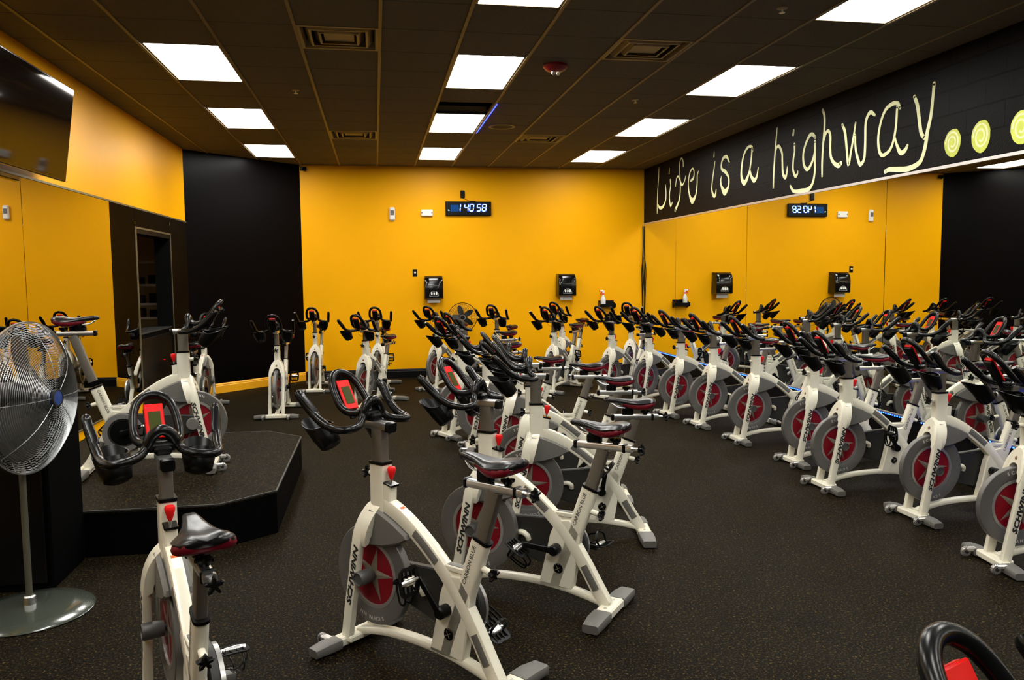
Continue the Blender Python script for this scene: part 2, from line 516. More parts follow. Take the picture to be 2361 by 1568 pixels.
    b.prism([B(-.575, 0, .475)[::2], B(-.575, 0, .503)[::2], B(-.72, 0, .503)[::2], B(-.72, 0, .40)[::2], B(-.64, 0, .37)[::2]], -.016, .016, 'y')
    b.box(B(-.645, 0, .494), (.15, .044, .024), bev=.004)
    ct = b.build('curved_tube', W, t)
    for (i0, i1) in ((16, 26), (43, 50)):
        p = MB(); p.sweep(cp[i0:i1 + 1], rrect(.058, .050, .5), side=(0, 1, 0)); p.xform(Matrix.Translation((.006, 0, .009)))
        p.build('frame_pad', 'grey', ct)
    p = MB(); p.box(B(-.650, 0, .5035), (.105, .030, .010), bev=.003); p.build('frame_pad', 'grey', ct)
    s_ = MB()
    for k in range(2, 6): pass
    a, b3 = cp[8], cp[12]
    dd = (b3 - a).normalized(); nn = Vector((0, 1, 0)).cross(dd)
    if nn.z < 0: nn = -nn
    s_.add([a + nn * .0348 + Vector((0, y, 0)) for y in (-.014, .014)] + [b3 + nn * .0348 + Vector((0, y, 0)) for y in (.014, -.014)], [(0, 1, 2, 3)])
    s_.build('warning_sticker', 'paper', ct, smooth=False)
    s_ = MB(); c2 = a + dd * .014
    s_.add([a + nn * .0352 + Vector((0, y, 0)) for y in (-.014, .014)] + [c2 + nn * .0352 + Vector((0, y, 0)) for y in (.014, -.014)], [(0, 1, 2, 3)])
    s_.build('warning_stripe', 'orange', ct, smooth=False)
    # --- seat tube and foot plate
    b = MB()
    b.sweep(cr([B(-.785, 0, .643), B(-.73, 0, .49), B(-.675, 0, .34), B(-.62, 0, .20), B(-.59, 0, .11)], 5), rrect(.050, .088, .75, 3), side=(0, 1, 0))
    plate = [B(-.497, 0, .10)[::2], B(-.535, 0, .25)[::2], B(-.565, 0, .38)[::2], B(-.60, 0, .46)[::2], B(-.68, 0, .47)[::2], B(-.735, 0, .40)[::2], B(-.715, 0, .25)[::2], B(-.69, 0, .10)[::2]]
    b.prism(plate, -.025, .025, 'y', bev=.006)
    st = b.build('seat_tube', W, t)
    c = MB(); c.sweep([B(-.786, 0, .640), B(-.7905, 0, .652)], rrect(.056, .094, .75, 3), side=(0, 1, 0)); c.build('collar', 'black', st)
    for sy in (1, -1):
        g = MB(); g.lathe([(.0001, .004), (.022, .004), (.027, 0)], B(-.612, sy * .0255, .205), (0, sy, 0), 22); g.build('axle_cover', 'gloss', st)
        g = MB()
        for a in (.5, .5 + PI / 2): g.box(B(-.612, sy * .0302, .205), (.034, .001, .0025), Matrix.Rotation(a, 3, 'Y'))
        g.build('cover_mark', 'sink', st)
        L = MB(); d = Vector((-.215, 0, .595)).normalized(); xd = d if sy > 0 else -d
        up = Vector((0, sy, 0)).cross(xd)
        z0 = .445 if sy > 0 else .625
        x0 = -.715 - (z0 - .445) * .361
        put_text(L, 'CARBON BLUE', .026, Vector(B(x0 + .010 - .006, sy * .0252, z0)), xd, up, length=.185, bold=.0003)
        L.build('lettering', 'ink', st, smooth=False)
    k = MB(); k.lathe([(.013, 0), (.014, .035), (.011, .042)], B(-.785, 0, .525), (-1, 0, -.25), 14); k.build('lock_barrel', W, st)
    star_knob(st, B(-.826, 0, .515), (-1, 0, -.25))
    # --- flywheel
    R = .236
    w = MB()
    w.lathe([(.156, -.012), (.170, -.019), (R - .004, -.019), (R, -.015), (R, .015), (R - .004, .019), (.170, .019), (.156, .012)], WC, (0, 1, 0), 56, loop=True)
    fw = w.build('flywheel', 'rim', t)
    w = MB()
    for sy in (1, -1): w.ring(.143, .160, sy * .004, sy * .0165, WC, (0, 1, 0), 56)
    w.build('machined_ring', 'ring', fw)
    w = MB(); w.lathe([(.0001, -.008), (.150, -.008), (.150, .008), (.0001, .008)], WC, (0, 1, 0), 48)
    dk = w.build('wheel_disc', 'dred', fw)
    w = MB()
    for sy in (1, -1):
        pts = []
        for k in range(10):
            a = PI / 2 + k * PI / 5 + .25; rr = .134 if k % 2 == 0 else .036
            pts.append((WC[0] + rr * math.cos(a), WC[2] + rr * math.sin(a)))
        c0 = (WC[0], sy * .013, WC[2])
        vs = [c0] + [(x, sy * .0086, z) for x, z in pts]
        w.add(vs, [(0, 1 + i, 1 + (i + 1) % 10) for i in range(10)])
    w.build('star_emblem', 'sink', fw, smooth=False)
    w = MB()
    for sy in (1, -1):
        for a0 in (PI / 2, -PI / 2):
            word = 'SCHWINN'
            for i, ch in enumerate(word):
                a = a0 - sy * (-1) * (i - 3) * .115 * -1 if False else a0 - (i - 3) * .115
                # letters stand outwards on the ring, read clockwise as seen from their side
                rad = Vector((math.cos(a), 0, math.sin(a))); tan = Vector((math.sin(a), 0, -math.cos(a)))
                if sy > 0:
                    rad = Vector((-rad.x, 0, rad.z)); tan = Vector((-tan.x, 0, tan.z))
                o = Vector(WC) + Vector((0, sy * .0192, 0)) + rad * .197 - tan * .007
                put_text(w, ch, .026, o, tan, rad, lift=.0005, bold=.0007)
    w.build('lettering', 'sink2', fw, smooth=False)
    w = MB(); w.lathe([(.014, -.095), (.014, .095)], WC, (0, 1, 0), 14); w.build('axle', 'dgrey', fw)
    w = MB(); w.lathe([(.030, .022), (.034, .05), (.034, .098), (.030, .104), (.027, .104), (.025, .098), (.0001, .098)], WC, (0, 1, 0), 26); w.build('hub_cap', 'mgrey', fw)
    w = MB(); w.lathe([(.046, .060), (.046, .098), (.040, .104), (.0001, .104)], WC, (0, -1, 0), 26); w.build('hub_cap', 'grey', fw)
    # --- brake shroud under the curved tube
    s_ = MB()
    sh = [B(-.150, 0, .675)[::2], B(-.215, 0, .672)[::2], B(-.30, 0, .640)[::2], B(-.385, 0, .595)[::2], B(-.392, 0, .575)[::2], B(-.34, 0, .545)[::2], B(-.24, 0, .515)[::2], B(-.125, 0, .502)[::2], B(-.118, 0, .56)[::2], B(-.13, 0, .62)[::2]]
    # open underneath for the wheel: two cheeks and a bridging top
    for sy in (1, -1): s_.prism(sh, sy * .026, sy * .052, 'y', bev=.008)
    s_.prism([sh[0], sh[1], sh[2], sh[3], sh[4], B(-.33, 0, .592)[::2], B(-.2, 0, .615)[::2], B(-.14, 0, .62)[::2]], -.028, .028, 'y')
    s_.build('brake_shroud', 'grey', t)
    # --- drive guard on the right side
    def hull(c1, r1, c2, r2, n=18):
        dx, dz = c2[0] - c1[0], c2[1] - c1[1]; L_ = math.hypot(dx, dz); b0 = math.atan2(dz, dx); a0 = math.acos((r1 - r2) / L_)
        P_ = []
        for i in range(n + 1):
            a = b0 + a0 + (2 * PI - 2 * a0) * i / n; P_.append((c1[0] + r1 * math.cos(a), c1[1] + r1 * math.sin(a)))
        for i in range(n + 1):
            a = b0 - a0 + 2 * a0 * i / n; P_.append((c2[0] + r2 * math.cos(a), c2[1] + r2 * math.sin(a)))
        return P_
    g = MB(); g.prism(hull((BB[0], BB[2]), .142, (WC[0], WC[2]), .062), -.072, -.034, 'y', bev=.006)
    gd = g.build('drive_guard', 'dgrey', t)
    g = MB(); g.ring(.105, .140, -.086, -.070, BB, (0, 1, 0), 40); g.build('guard_ring', 'ring', gd)
    g = MB(); g.lathe([(.09, -.073), (.09, -.080), (.0001, -.082)], BB, (0, 1, 0), 30); g.build('sprocket_cover', 'black', gd)
    g = MB(); g.tube(cr([B(-.352, -.032, .345), B(-.385, -.020, .352), B(-.412, -.018, .338), B(-.416, -.028, .315)], 5), .0145, 10); g.build('guard_bracket', W, gd)
    # --- cranks and pedals (origin at the crank axle)
    for sy in (1, -1):
        c = MB()
        c.lathe([(.026, .020), (.028, .03), (.028, .075), (.022, .082), (.0001, .082)], (0, 0, 0), (0, sy, 0), 20) if sy > 0 else c.lathe([(.022, .070), (.024, .10), (.018, .104), (.0001, .104)], (0, 0, 0), (0, sy, 0), 20)
        y = .072 if sy > 0 else .098
        c.sweep([(0, sy * y, 0), (.09, sy * (y + .006), 0), (.17, sy * (y + .014), 0)], rrect(.016, .030, .5), side=(0, 1, 0), scale=[1.15, .9, .85])
        ck = c.build('crank', 'black', t, loc=BB)
        ck['side'] = sy
        yp = sy * (y + .070)
        pd = MB(); pd.lathe([(.008, -.05), (.012, -.02), (.014, .02), (.010, .048)], (0, 0, 0), (0, sy, 0), 12)
        pd.box((0, 0, .002), (.035, .06, .022), bev=.004)
        pd.build('pedal', 'chrome', ck, loc=(.17, yp, 0))
        cg = MB()
        loop = [(-.045, -.045, 0), (.045, -.045, 0), (.052, 0, 0), (.045, .045, 0), (-.045, .045, 0), (-.052, 0, 0)]
        cg.sweep(cr(loop, 4, True), rrect(.005, .018, .4, 1), side=None, closed=True)
        for q in (-.036, -.012, .012, .036): cg.box((0, q, .0), (.10, .004, .012))
        for q in (-.024, .024):   # toe clip and strap
            cg.sweep(cr([(.045, q, .004), (.092, q * .9, .020), (.092, q * .7, .052), (.045, q * .5, .066), (.005, q * .5, .068)], 4), rrect(.004, .010, .4, 1), side=(0, 1, 0))
        cg.sweep(cr([(-.01, -.046, .0), (-.005, -.05, .045), (0, 0, .072), (-.005, .05, .045), (-.01, .046, .0)], 4), rrect(.012, .003, .3, 1), side=(1, 0, 0))
        cg.build('toe_cage', 'black', ck, loc=(.17, yp, 0))
    # --- seat assembly (moves with the seat height)
    s_ = MB(); s_.sweep([B(-.735, 0, .50), B(-.785, 0, .643), B(-.850, 0, .838)], rrect(.040, .064, .5), side=(0, 1, 0)); s_.build('seat_post', 'steel', t)
    s_ = MB(); s_.sweep([B(-.70, 0, .852), B(-1.0, 0, .852)], rrect(.040, .034, .4), side=(0, 1, 0))
    sl = s_.build('seat_slider', 'chrome', t)
    e = MB(); e.box(B(-.703, 0, .852), (.022, .048, .042), bev=.006); e.build('slider_bracket', 'black', sl)
    e = MB(); e.box(B(-.962, 0, .852), (.018, .048, .042), bev=.005); e.build('slider_bracket', 'black', sl)
    k = MB(); k.lathe([(.008, 0), (.008, .04)], B(-.99, 0, .852), (-1, 0, 0), 10); k.build('slider_bolt', 'chrome', sl)
    star_knob(sl, B(-1.03, 0, .852), (-1, 0, 0))
    star_knob(sl, B(-.915, 0, .868), (0, 0, 1))
    e = MB(); e.box(B(-.80, 0, .888), (.075, .042, .045), bev=.008); e.lathe([(.018, -.035), (.018, .035)], B(-.80, 0, .915), (0, 1, 0), 14); e.build('saddle_clamp', 'black', t)
    e = MB()
    for q in (-.022, .022): e.tube(cr([B(-.70, q * .4, .944), B(-.75, q, .918), B(-.86, q, .918), B(-.93, q * 1.4, .938)], 4), .0045, 8)
    e.build('saddle_rail', 'chrome', t)
    # saddle: lofted sections (s, half width, top z, bottom z)
    secs = [(-.672, .012, .972, .955), (-.684, .024, .982, .948), (-.72, .030, .982, .944), (-.77, .040, .976, .938), (-.82, .060, .968, .932), (-.865, .082, .970, .930), (-.90, .094, .978, .930), (-.935, .094, .984, .932), (-.962, .080, .982, .938), (-.978, .052, .974, .948)]
    n = 16; vs = []; fs = []
    for (s0, hw, zt, zb) in secs:
        for i in range(n):
            a = 2 * PI * i / n; cx, cz = math.cos(a), math.sin(a)
            y = hw * math.copysign(abs(cx) ** .8, cx); z = (zt + zb) / 2 + (zt - zb) / 2 * math.copysign(abs(cz) ** .8, cz)
            if cz > .3: z -= .010 * (1 - min(1, abs(y) / .025)) * min(1, hw / .06)
            else:
                z -= 0
            if cz > 0: z -= .012 * (abs(y) / .094) ** 2
            vs.append(B(s0, y, z))
    for k in range(len(secs) - 1):
        for i in range(n):
            j = (i + 1) % n; fs.append((k * n + i, k * n + j, (k + 1) * n + j, (k + 1) * n + i))
    fs.append(tuple(range(n))[::-1]); fs.append(tuple((len(secs) - 1) * n + i for i in range(n)))
    e = MB(); e.add(vs, fs); sd = e.build('saddle', 'saddle', t, ang=60)
    vs = []; fs = []
    se2 = [(-.765, .030, .956, .925), (-.81, .050, .952, .912), (-.86, .078, .954, .904), (-.91, .0955, .960, .908), (-.945, .093, .964, .918), (-.970, .070, .966, .932)]
    for (s0, hw, zt, zb) in se2:
        for i in range(n):
            a = 2 * PI * i / n; cx, cz = math.cos(a), math.sin(a)
            vs.append(B(s0, hw * math.copysign(abs(cx) ** .6, cx), (zt + zb) / 2 + (zt - zb) / 2 * math.copysign(abs(cz) ** .6, cz)))
    for k in range(len(se2) - 1):
        for i in range(n):
            j = (i + 1) % n; fs.append((k * n + i, k * n + j, (k + 1) * n + j, (k + 1) * n + i))
    fs.append(tuple(range(n))[::-1]); fs.append(tuple((len(se2) - 1) * n + i for i in range(n)))
    e = MB(); e.add(vs, fs); q = e.build('side_panel', 'sred', sd, ang=60); q['label'] = 'dark red side panel'
    # --- handlebar assembly (moves with the bar height)
    s_ = MB(); s_.sweep([B(-.182, 0, .72), B(-.182, 0, 1.046)], rrect(.046, .072, .35), side=(0, 1, 0)); s_.build('handlebar_post', 'steel', t)
    s_ = MB(); s_.sweep([B(-.09, 0, 1.055), B(-.250, 0, 1.055)], rrect(.050, .036, .3), side=(0, 1, 0)); stm = s_.build('handlebar_stem', 'chrome', t)
    e = MB(); e.sweep([B(-.246, 0, 1.052), B(-.268, 0, 1.049)], rrect(.054, .048, .4), side=(0, 1, 0), scale=[1, .9]); e.build('end_cap', 'black', stm)
    hb = MB()
    halfp = [(.088, .243, 1.212), (.055, .240, 1.176), (.015, .232, 1.135), (-.03, .224, 1.098), (-.085, .216, 1.070), (-.135, .208, 1.060), (-.168, .190, 1.058), (-.180, .155, 1.060), (-.172, .115, 1.066), (-.152, .080, 1.078), (-.136, .056, 1.104), (-.136, .034, 1.146), (-.141, 0, 1.166)]
    full = [B(*p) for p in halfp] + [B(p[0], -p[1], p[2]) for p in halfp[:-1][::-1]]
    P_ = cr(full, 4)
    sc = []
    for i, p in enumerate(P_):
        u = i / (len(P_) - 1); u = min(u, 1 - u)
        sc.append(1.12 if u < .16 else (1.0 if u < .42 else 1.28))
    sc[0] = sc[-1] = .75
    hb.tube(P_, .0172, 12, scale=sc)
    lp = [(-.128, .026, 1.128), (-.095, .052, 1.108), (-.05, .076, 1.112), (-.012, .084, 1.138), (.020, .082, 1.178), (.050, .074, 1.218), (.076, .056, 1.250), (.092, .028, 1.268), (.096, 0, 1.273)]
    full = [B(*p) for p in lp] + [B(p[0], -p[1], p[2]) for p in lp[:-1][::-1]]
    hb.tube(cr(full, 4), .0172, 12)
    for q in (1, -1):   # palm rests on the horns
        hb.sweep(cr([B(.070, q * .243, 1.206), B(.035, q * .236, 1.172), B(.0, q * .226, 1.136), B(-.025, q * .222, 1.108)], 4), rrect(.030, .018, .8, 3), side=(0, 1, 0), scale=[.6] + [1.15] * 11 + [.5])
    hbo = hb.build('handlebar', 'grip', t, ang=50)
    e = MB(); e.box(B(-.14, 0, 1.088), (.070, .062, .036), bev=.010); e.lathe([(.022, -.045), (.022, .045)], B(-.128, 0, 1.100), (0, 1, 0), 16); e.build('bar_clamp', 'black', t)
    e = MB(); e.tube(cr([B(-.07, -.01, 1.10), B(-.055, -.03, 1.03), B(-.09, -.02, 1.0), B(-.145, 0, .985)], 5), .0022, 6); e.build('sensor_cable', 'black', t)
    # console: tilted slab in the loop
    a = math.atan2(.116, .067)      # slope of the console in the x-z plane
    Rm = Matrix(((math.cos(a), 0, -math.sin(a)), (0, 1, 0), (math.sin(a), 0, math.cos(a))))
    cc = Vector(B(.040, 0, 1.172))
    e = MB(); e.box(cc + Rm @ Vector((0, 0, .004)), (.148, .074, .008), Rm, bev=.003); e.box(cc + Rm @ Vector((.069, 0, -.006)), (.010, .064, .014), Rm, bev=.003)
    co = e.build('console', 'red', t)
    e = MB(); e.box(cc + Rm @ Vector((-.006, 0, -.011)), (.140, .076, .022), Rm, bev=.007); e.build('console_back', 'black', co)
    e = MB(); e.box(cc + Rm @ Vector((-.004, 0, .0095)), (.086, .046, .002), Rm); e.build('lcd_screen', 'screen', co)
    e = MB(); e.box(cc + Rm @ Vector((-.085, 0, -.012)), (.06, .03, .014), Rm); e.build('console_arm', 'black', co)
    # bottle holders: open tilted cups with a slot
    for sy in (1, -1):
        ax = Vector((.60, sy * .14, .78)).normalized()
        o = Vector(B(-.030, sy * .148, .960))
        u = Vector((0, 1, 0)); u = (u - ax * u.dot(ax)).normalized(); w = ax.cross(u)
        if w.x < 0: w = -w
        N = 22; vs = []; fs = []
        prof = [(.030, 0, 0), (.042, .008, .008), (.050, .055, .065), (.054, .090, .190)]
        inn = [(r - .004, h0 + .002, h1 - .0) for r, h0, h1 in prof[::-1]][:-1] + [(.026, .006, .006)]
        rings = prof + inn
        for (r, h0, h1) in rings:
            for i in range(N):
                a2 = 2 * PI * i / N; c_, s2 = math.cos(a2), math.sin(a2)
                h_ = h0 + (h1 - h0) * (.5 + .5 * c_) ** 1.6
                vs.append(o + ax * h_ + w * (r * c_) + u * (r * s2 * 1.28))
        for k in range(len(rings) - 1):
            for i in range(N):
                if k in (1, 5) and i in (0, N - 1): continue
                j = (i + 1) % N; fs.append((k * N + i, k * N + j, (k + 1) * N + j, (k + 1) * N + i))
        fs.append(tuple(range(N))[::-1]); fs.append(tuple((len(rings) - 1) * N + i for i in range(N)))
        e = MB(); e.add(vs, fs)
        e.box(o + ax * .09 + Vector((-.055, -sy * .02, .01)), (.06, .034, .018), None, bev=.004)
        e.build('bottle_holder', 'black', t, ang=50)
    return t

def star_knob(parent, org, axis):
    ax = Vector(axis).normalized()
    a = Vector((0, 0, 1)) if abs(ax.z) < .9 else Vector((0, 1, 0))
    u = (a - ax * a.dot(ax)).normalized(); w = ax.cross(u); o = Vector(org)
    k = MB(); N = 30; vs = []; fs = []
    for h, g in ((0, .45), (.010, .6), (.016, 1.0), (.026, 1.0), (.030, .85)):
        for i in range(N):
            t = 2 * PI * i / N; r = (.0205 + .0105 * math.cos(5 * t)) * g
            vs.append(o + ax * h + (u * math.cos(t) + w * math.sin(t)) * r)
    for q in range(4):
        for i in range(N):
            j = (i + 1) % N; fs.append((q * N + i, q * N + j, (q + 1) * N + j, (q + 1) * N + i))
    fs.append(tuple(range(N))[::-1]); fs.append(tuple(4 * N + i for i in range(N)))
    k.add(vs, fs); k.build('star_knob', 'black', parent)

SEAT = {'seat_post', 'seat_slider', 'saddle_clamp', 'saddle_rail', 'saddle'}
BAR = {'handlebar_post', 'handlebar_stem', 'handlebar', 'bar_clamp', 'console', 'bottle_holder', 'sensor_cable'}
def base_name(o): return o.name.split('.')[0]
def place_bike(o, x, y, deg, dbar, dseat, crank, label, z=0.0, group=None, fore=0.0):
    a = math.radians(deg)
    o.location = (x - X0 * math.cos(a), y - X0 * math.sin(a), z)
    o.rotation_euler = (0, 0, a)
    o['label'] = label; o['category'] = 'exercise bike'
    if group: o['group'] = group
    for c in o.children:
        b = base_name(c)
        if b in SEAT: c.location.z = dseat; c.location.x = -.37 * dseat + (fore if b != 'seat_post' else 0)
        if b in BAR: c.location.z = dbar
        if b == 'crank':
            c.rotation_euler = (0, -math.radians(crank if c['side'] > 0 else crank + 180), 0)
            for g in c.children: g.rotation_euler = (0, math.radians(150 if c['side'] > 0 else 200), 0)   # the heavy clip hangs down

# ------------------------------------------------------------------ the room
th = .2
# floor
f = MB(); f.box2((XL - 2.2, YF - th, -.12), (XR + th, YB + th, 0)); struct(f.build('floor', 'floor', smooth=False))
# ceiling: tile cells, open where a lamp, a vent or a missing tile is
LAMP_I, LAMP_J = (-1, 3, 7), (0, 4, 8, 12, 16, 20)
VENTS = ((1, 10), (1, 3), (5, 10), (5, 3), (1, 17), (5, 17))
OPEN = {(3, 6)}
holes = set()
for i in LAMP_I:
    for j in LAMP_J: holes |= {(i, j), (i, j + 1)}
holes |= set(VENTS) | OPEN
c = MB(); g = MB()
i0, i1, j0, j1 = -3, 10, -2, 26
for i in range(i0, i1):
    for j in range(j0, j1):
        if (i, j) in holes: continue
        x0, x1, y1, y0 = max(i * T, XL), min((i + 1) * T, XR), min(-j * T, YB), max(-(j + 1) * T, YF)
        if x1 - x0 < .01 or y1 - y0 < .01: continue
        c.box2((x0 + .003, y0 + .004, H), (x1 - .003, y1 - .004, H + .02))
struct(c.build('ceiling', 'tile', smooth=False))
for i in range(i0 + 1, i1):
    if XL < i * T < XR: g.box2((i * T - .012, YF, H - .006), (i * T + .012, YB, H + .03))
struct(g.build('trim_1', 'tee', smooth=False))
g = MB()
for j in range(j0, j1 + 1):
    if YF < -j * T < YB: g.box2((XL, -j * T - .009, H + .004), (XR, -j * T + .009, H + .026))
struct(g.build('trim_5', 'plenum', smooth=False))
c = MB(); c.box2((XL - 2.2, YF - th, H + .5), (XR + th, YB + th, H + .6)); struct(c.build('ceiling', 'plenum', smooth=False))

# walls
w = MB(); w.box2((-.03, YB, 0), (XR + th, YB + th, H + .5)); struct(w.build('wall_back', 'yellow', smooth=False))
w = MB(); w.prism([(XL, -.70), (-.03, YB), (-.03, YB + .25), (XL - .03, -.45)], 0, H + .5, 'z'); struct(w.build('wall_back_left', 'bwall', smooth=False))
w = MB(); w.box2((XR, YF, 0), (XR + th, YB, H + .5)); struct(w.build('wall_right', 'block', smooth=False))
DY0, DY1, DZ = -3.16, -1.63, 2.28
w = MB()
w.box2((XL - .19, YF, 0), (XL, DY0, H + .5)); w.box2((XL - .19, DY1, 0), (XL, -.70, H + .5)); w.box2((XL - .19, DY0, DZ), (XL, DY1, H + .5))
struct(w.build('wall_left', 'yellow', smooth=False))
w = MB(); w.box2((XL - .19, YF - th, 0), (XR + th, YF, H + .5)); struct(w.build('wall_front', 'bwall', smooth=False))
# storage room beyond the doorway
w = MB()
w.box2((-3.7, -4.0, 0), (-3.6, .4, 2.9)); w.box2((-3.6, .3, 0), (XL - .19, .4, 2.9)); w.box2((-3.6, -4.0, 0), (XL - .19, -3.9, 2.9)); w.box2((-3.7, -4.0, 2.9), (XL - .19, .4, 3.0))
struct(w.build('wall_storage', 'closet', smooth=False))
w = MB()   # black lining and bright edge of the doorway
w.box2((XL - .188, DY0, 0), (XL + .008, DY0 + .03, DZ)); w.box2((XL - .188, DY1 - .03, 0), (XL + .008, DY1, DZ)); w.box2((XL - .188, DY0, DZ - .05), (XL + .008, DY1, DZ))
d1 = struct(w.build('door_1', 'bbase', smooth=False))
w = MB(); w.box2((XL, DY0 - .022, 0), (XL + .014, DY0, DZ + .02)); w.box2((XL, DY1, 0), (XL + .014, DY1 + .015, DZ + .02)); w.box2((XL, DY0, DZ), (XL + .014, DY1, DZ + .02))
w.build('door_casing', 'dtrim', d1, smooth=False)

# baseboards
def base_prof(h, d): return [(0, 0), (d, 0), (d, h * .72), (d * .75, h * .78), (d * .75, h * .88), (d * .35, h), (0, h)]
def baseboard(name, p, q, h, d, m):
    p, q = Vector(p), Vector(q); t = (q - p).normalized(); n = Vector((t.y, -t.x, 0))
    pr = base_prof(h, d); vs = []
    for e in (p, q): vs += [e + n * a + Vector((0, 0, b)) for a, b in pr]
    k = len(pr); fs = [(i, (i + 1) % k, k + (i + 1) % k, k + i) for i in range(k)] + [tuple(range(k))[::-1], tuple(range(k, 2 * k))]
    b = MB(); b.add(vs, fs); struct(b.build(name, m, smooth=False))
baseboard('baseboard_back', (-.02, YB, 0), (XR, YB, 0), .15, .022, 'bbase')
baseboard('baseboard_back_left', (XL, -.70, 0), (-.03, YB, 0), .145, .022, 'yellowbase')
baseboard('baseboard_left', (XL, YF, 0), (XL, DY0 - .03, 0), .12, .018, 'bbase')
baseboard('baseboard_right', (XR, YB, 0), (XR, YF, 0), .12, .018, 'bbase')

# mirrors
MZ0, MZ1 = .43, 2.57
for (a, b, lab) in ((YB - .012, -.75, 'narrow mirror panel in the far right corner beside the hanging black cords'),
                    (-.75, -3.2, 'tall mirror panel under the words Life is, showing the blue clock reversed'),
                    (-3.2, -6.02, 'tall mirror panel under the word highway, right of the clock reflection'),
                    (-6.02, -8.9, 'tall mirror panel under the three painted dots at the right edge'),
                    (-8.9, -11.8, 'mirror panel on the block wall just beyond the right edge of the photo'),
                    (-11.8, -14.7, 'mirror panel on the block wall beside and behind the camera')):
    m = MB(); m.box2((XR - .008, b + .003, MZ0), (XR - .0005, a - .003, MZ1), bev=.0015)
    tag(m.build('mirror_panel', 'mirror', smooth=False), lab, 'mirror', 'mirror panels on the right block wall')
m = MB(); m.box2((XR - .020, -14.7, MZ1), (XR - .0005, YB - .012, MZ1 + .025)); struct(m.build('trim_2', 'trim', smooth=False))
m = MB(); m.box2((XR - .016, -14.7, MZ0 - .012), (XR - .0005, YB - .012, MZ0 - .0005)); struct(m.build('trim_3', 'trim', smooth=False))
LZ0, LZ1 = .37, 2.50
for (a, b, z0, lab) in ((-.712, DY1 + .018, LZ0, 'narrow dark reflecting mirror panel between the doorway and the black corner wall'),
                    (DY1 + .018, DY0 - .024, DZ + .022, 'low wide mirror strip above the dark storage doorway'),
                    (DY0 - .024, -6.12, LZ0, 'large left mirror panel reflecting the yellow wall behind the instructor bike'),
                    (-6.12, -9.0, LZ0, 'mirror panel at the left edge below the wall mounted television'),
                    (-9.0, -11.9, LZ0, 'left wall mirror panel beyond the left edge of the photo')):
    m = MB(); m.box2((XL + .0005, b + .003, z0), (XL + .008, a - .003, LZ1), bev=.0015)
    tag(m.build('mirror_panel', 'mirror2', smooth=False), lab, 'mirror', 'mirror panels on the left wall')
m = MB(); m.box2((XL + .0005, -11.9, LZ1), (XL + .016, -.712, LZ1 + .018)); m.box2((XL + .0005, -11.9, LZ0 - .012), (XL + .014, DY0 - .03, LZ0)); struct(m.build('trim_4', 'dtrim', smooth=False))

# blue led strip along the lower mirror edge, and the one lying along the ceiling grid
s = MB()
s.box2((XR - .024, -14.0, MZ0 - .026), (XR - .002, YB - .03, MZ0 - .0125))
st = s.build('led_strip', 'bbase', smooth=False)
tag(st, 'blue glowing light strip along the bottom edge of the right mirrors', 'light strip')
s = MB()
y = YB - .06
while y > -13.9:
    s.box((XR - .0245, y, MZ0 - .020), (.004, .016, .009)); y -= .033
s.build('led_chip', 'led', st, smooth=False)['kind'] = 'stuff'
s = MB(); s.box2((4 * T + .013, -4.25, H - .010), (4 * T + .021, -2.5, H - .0015))
s2 = s.build('led_strip', 'led2', smooth=False)
tag(s2, 'short blue glowing strip on the ceiling grid beside the middle lamps', 'light strip')

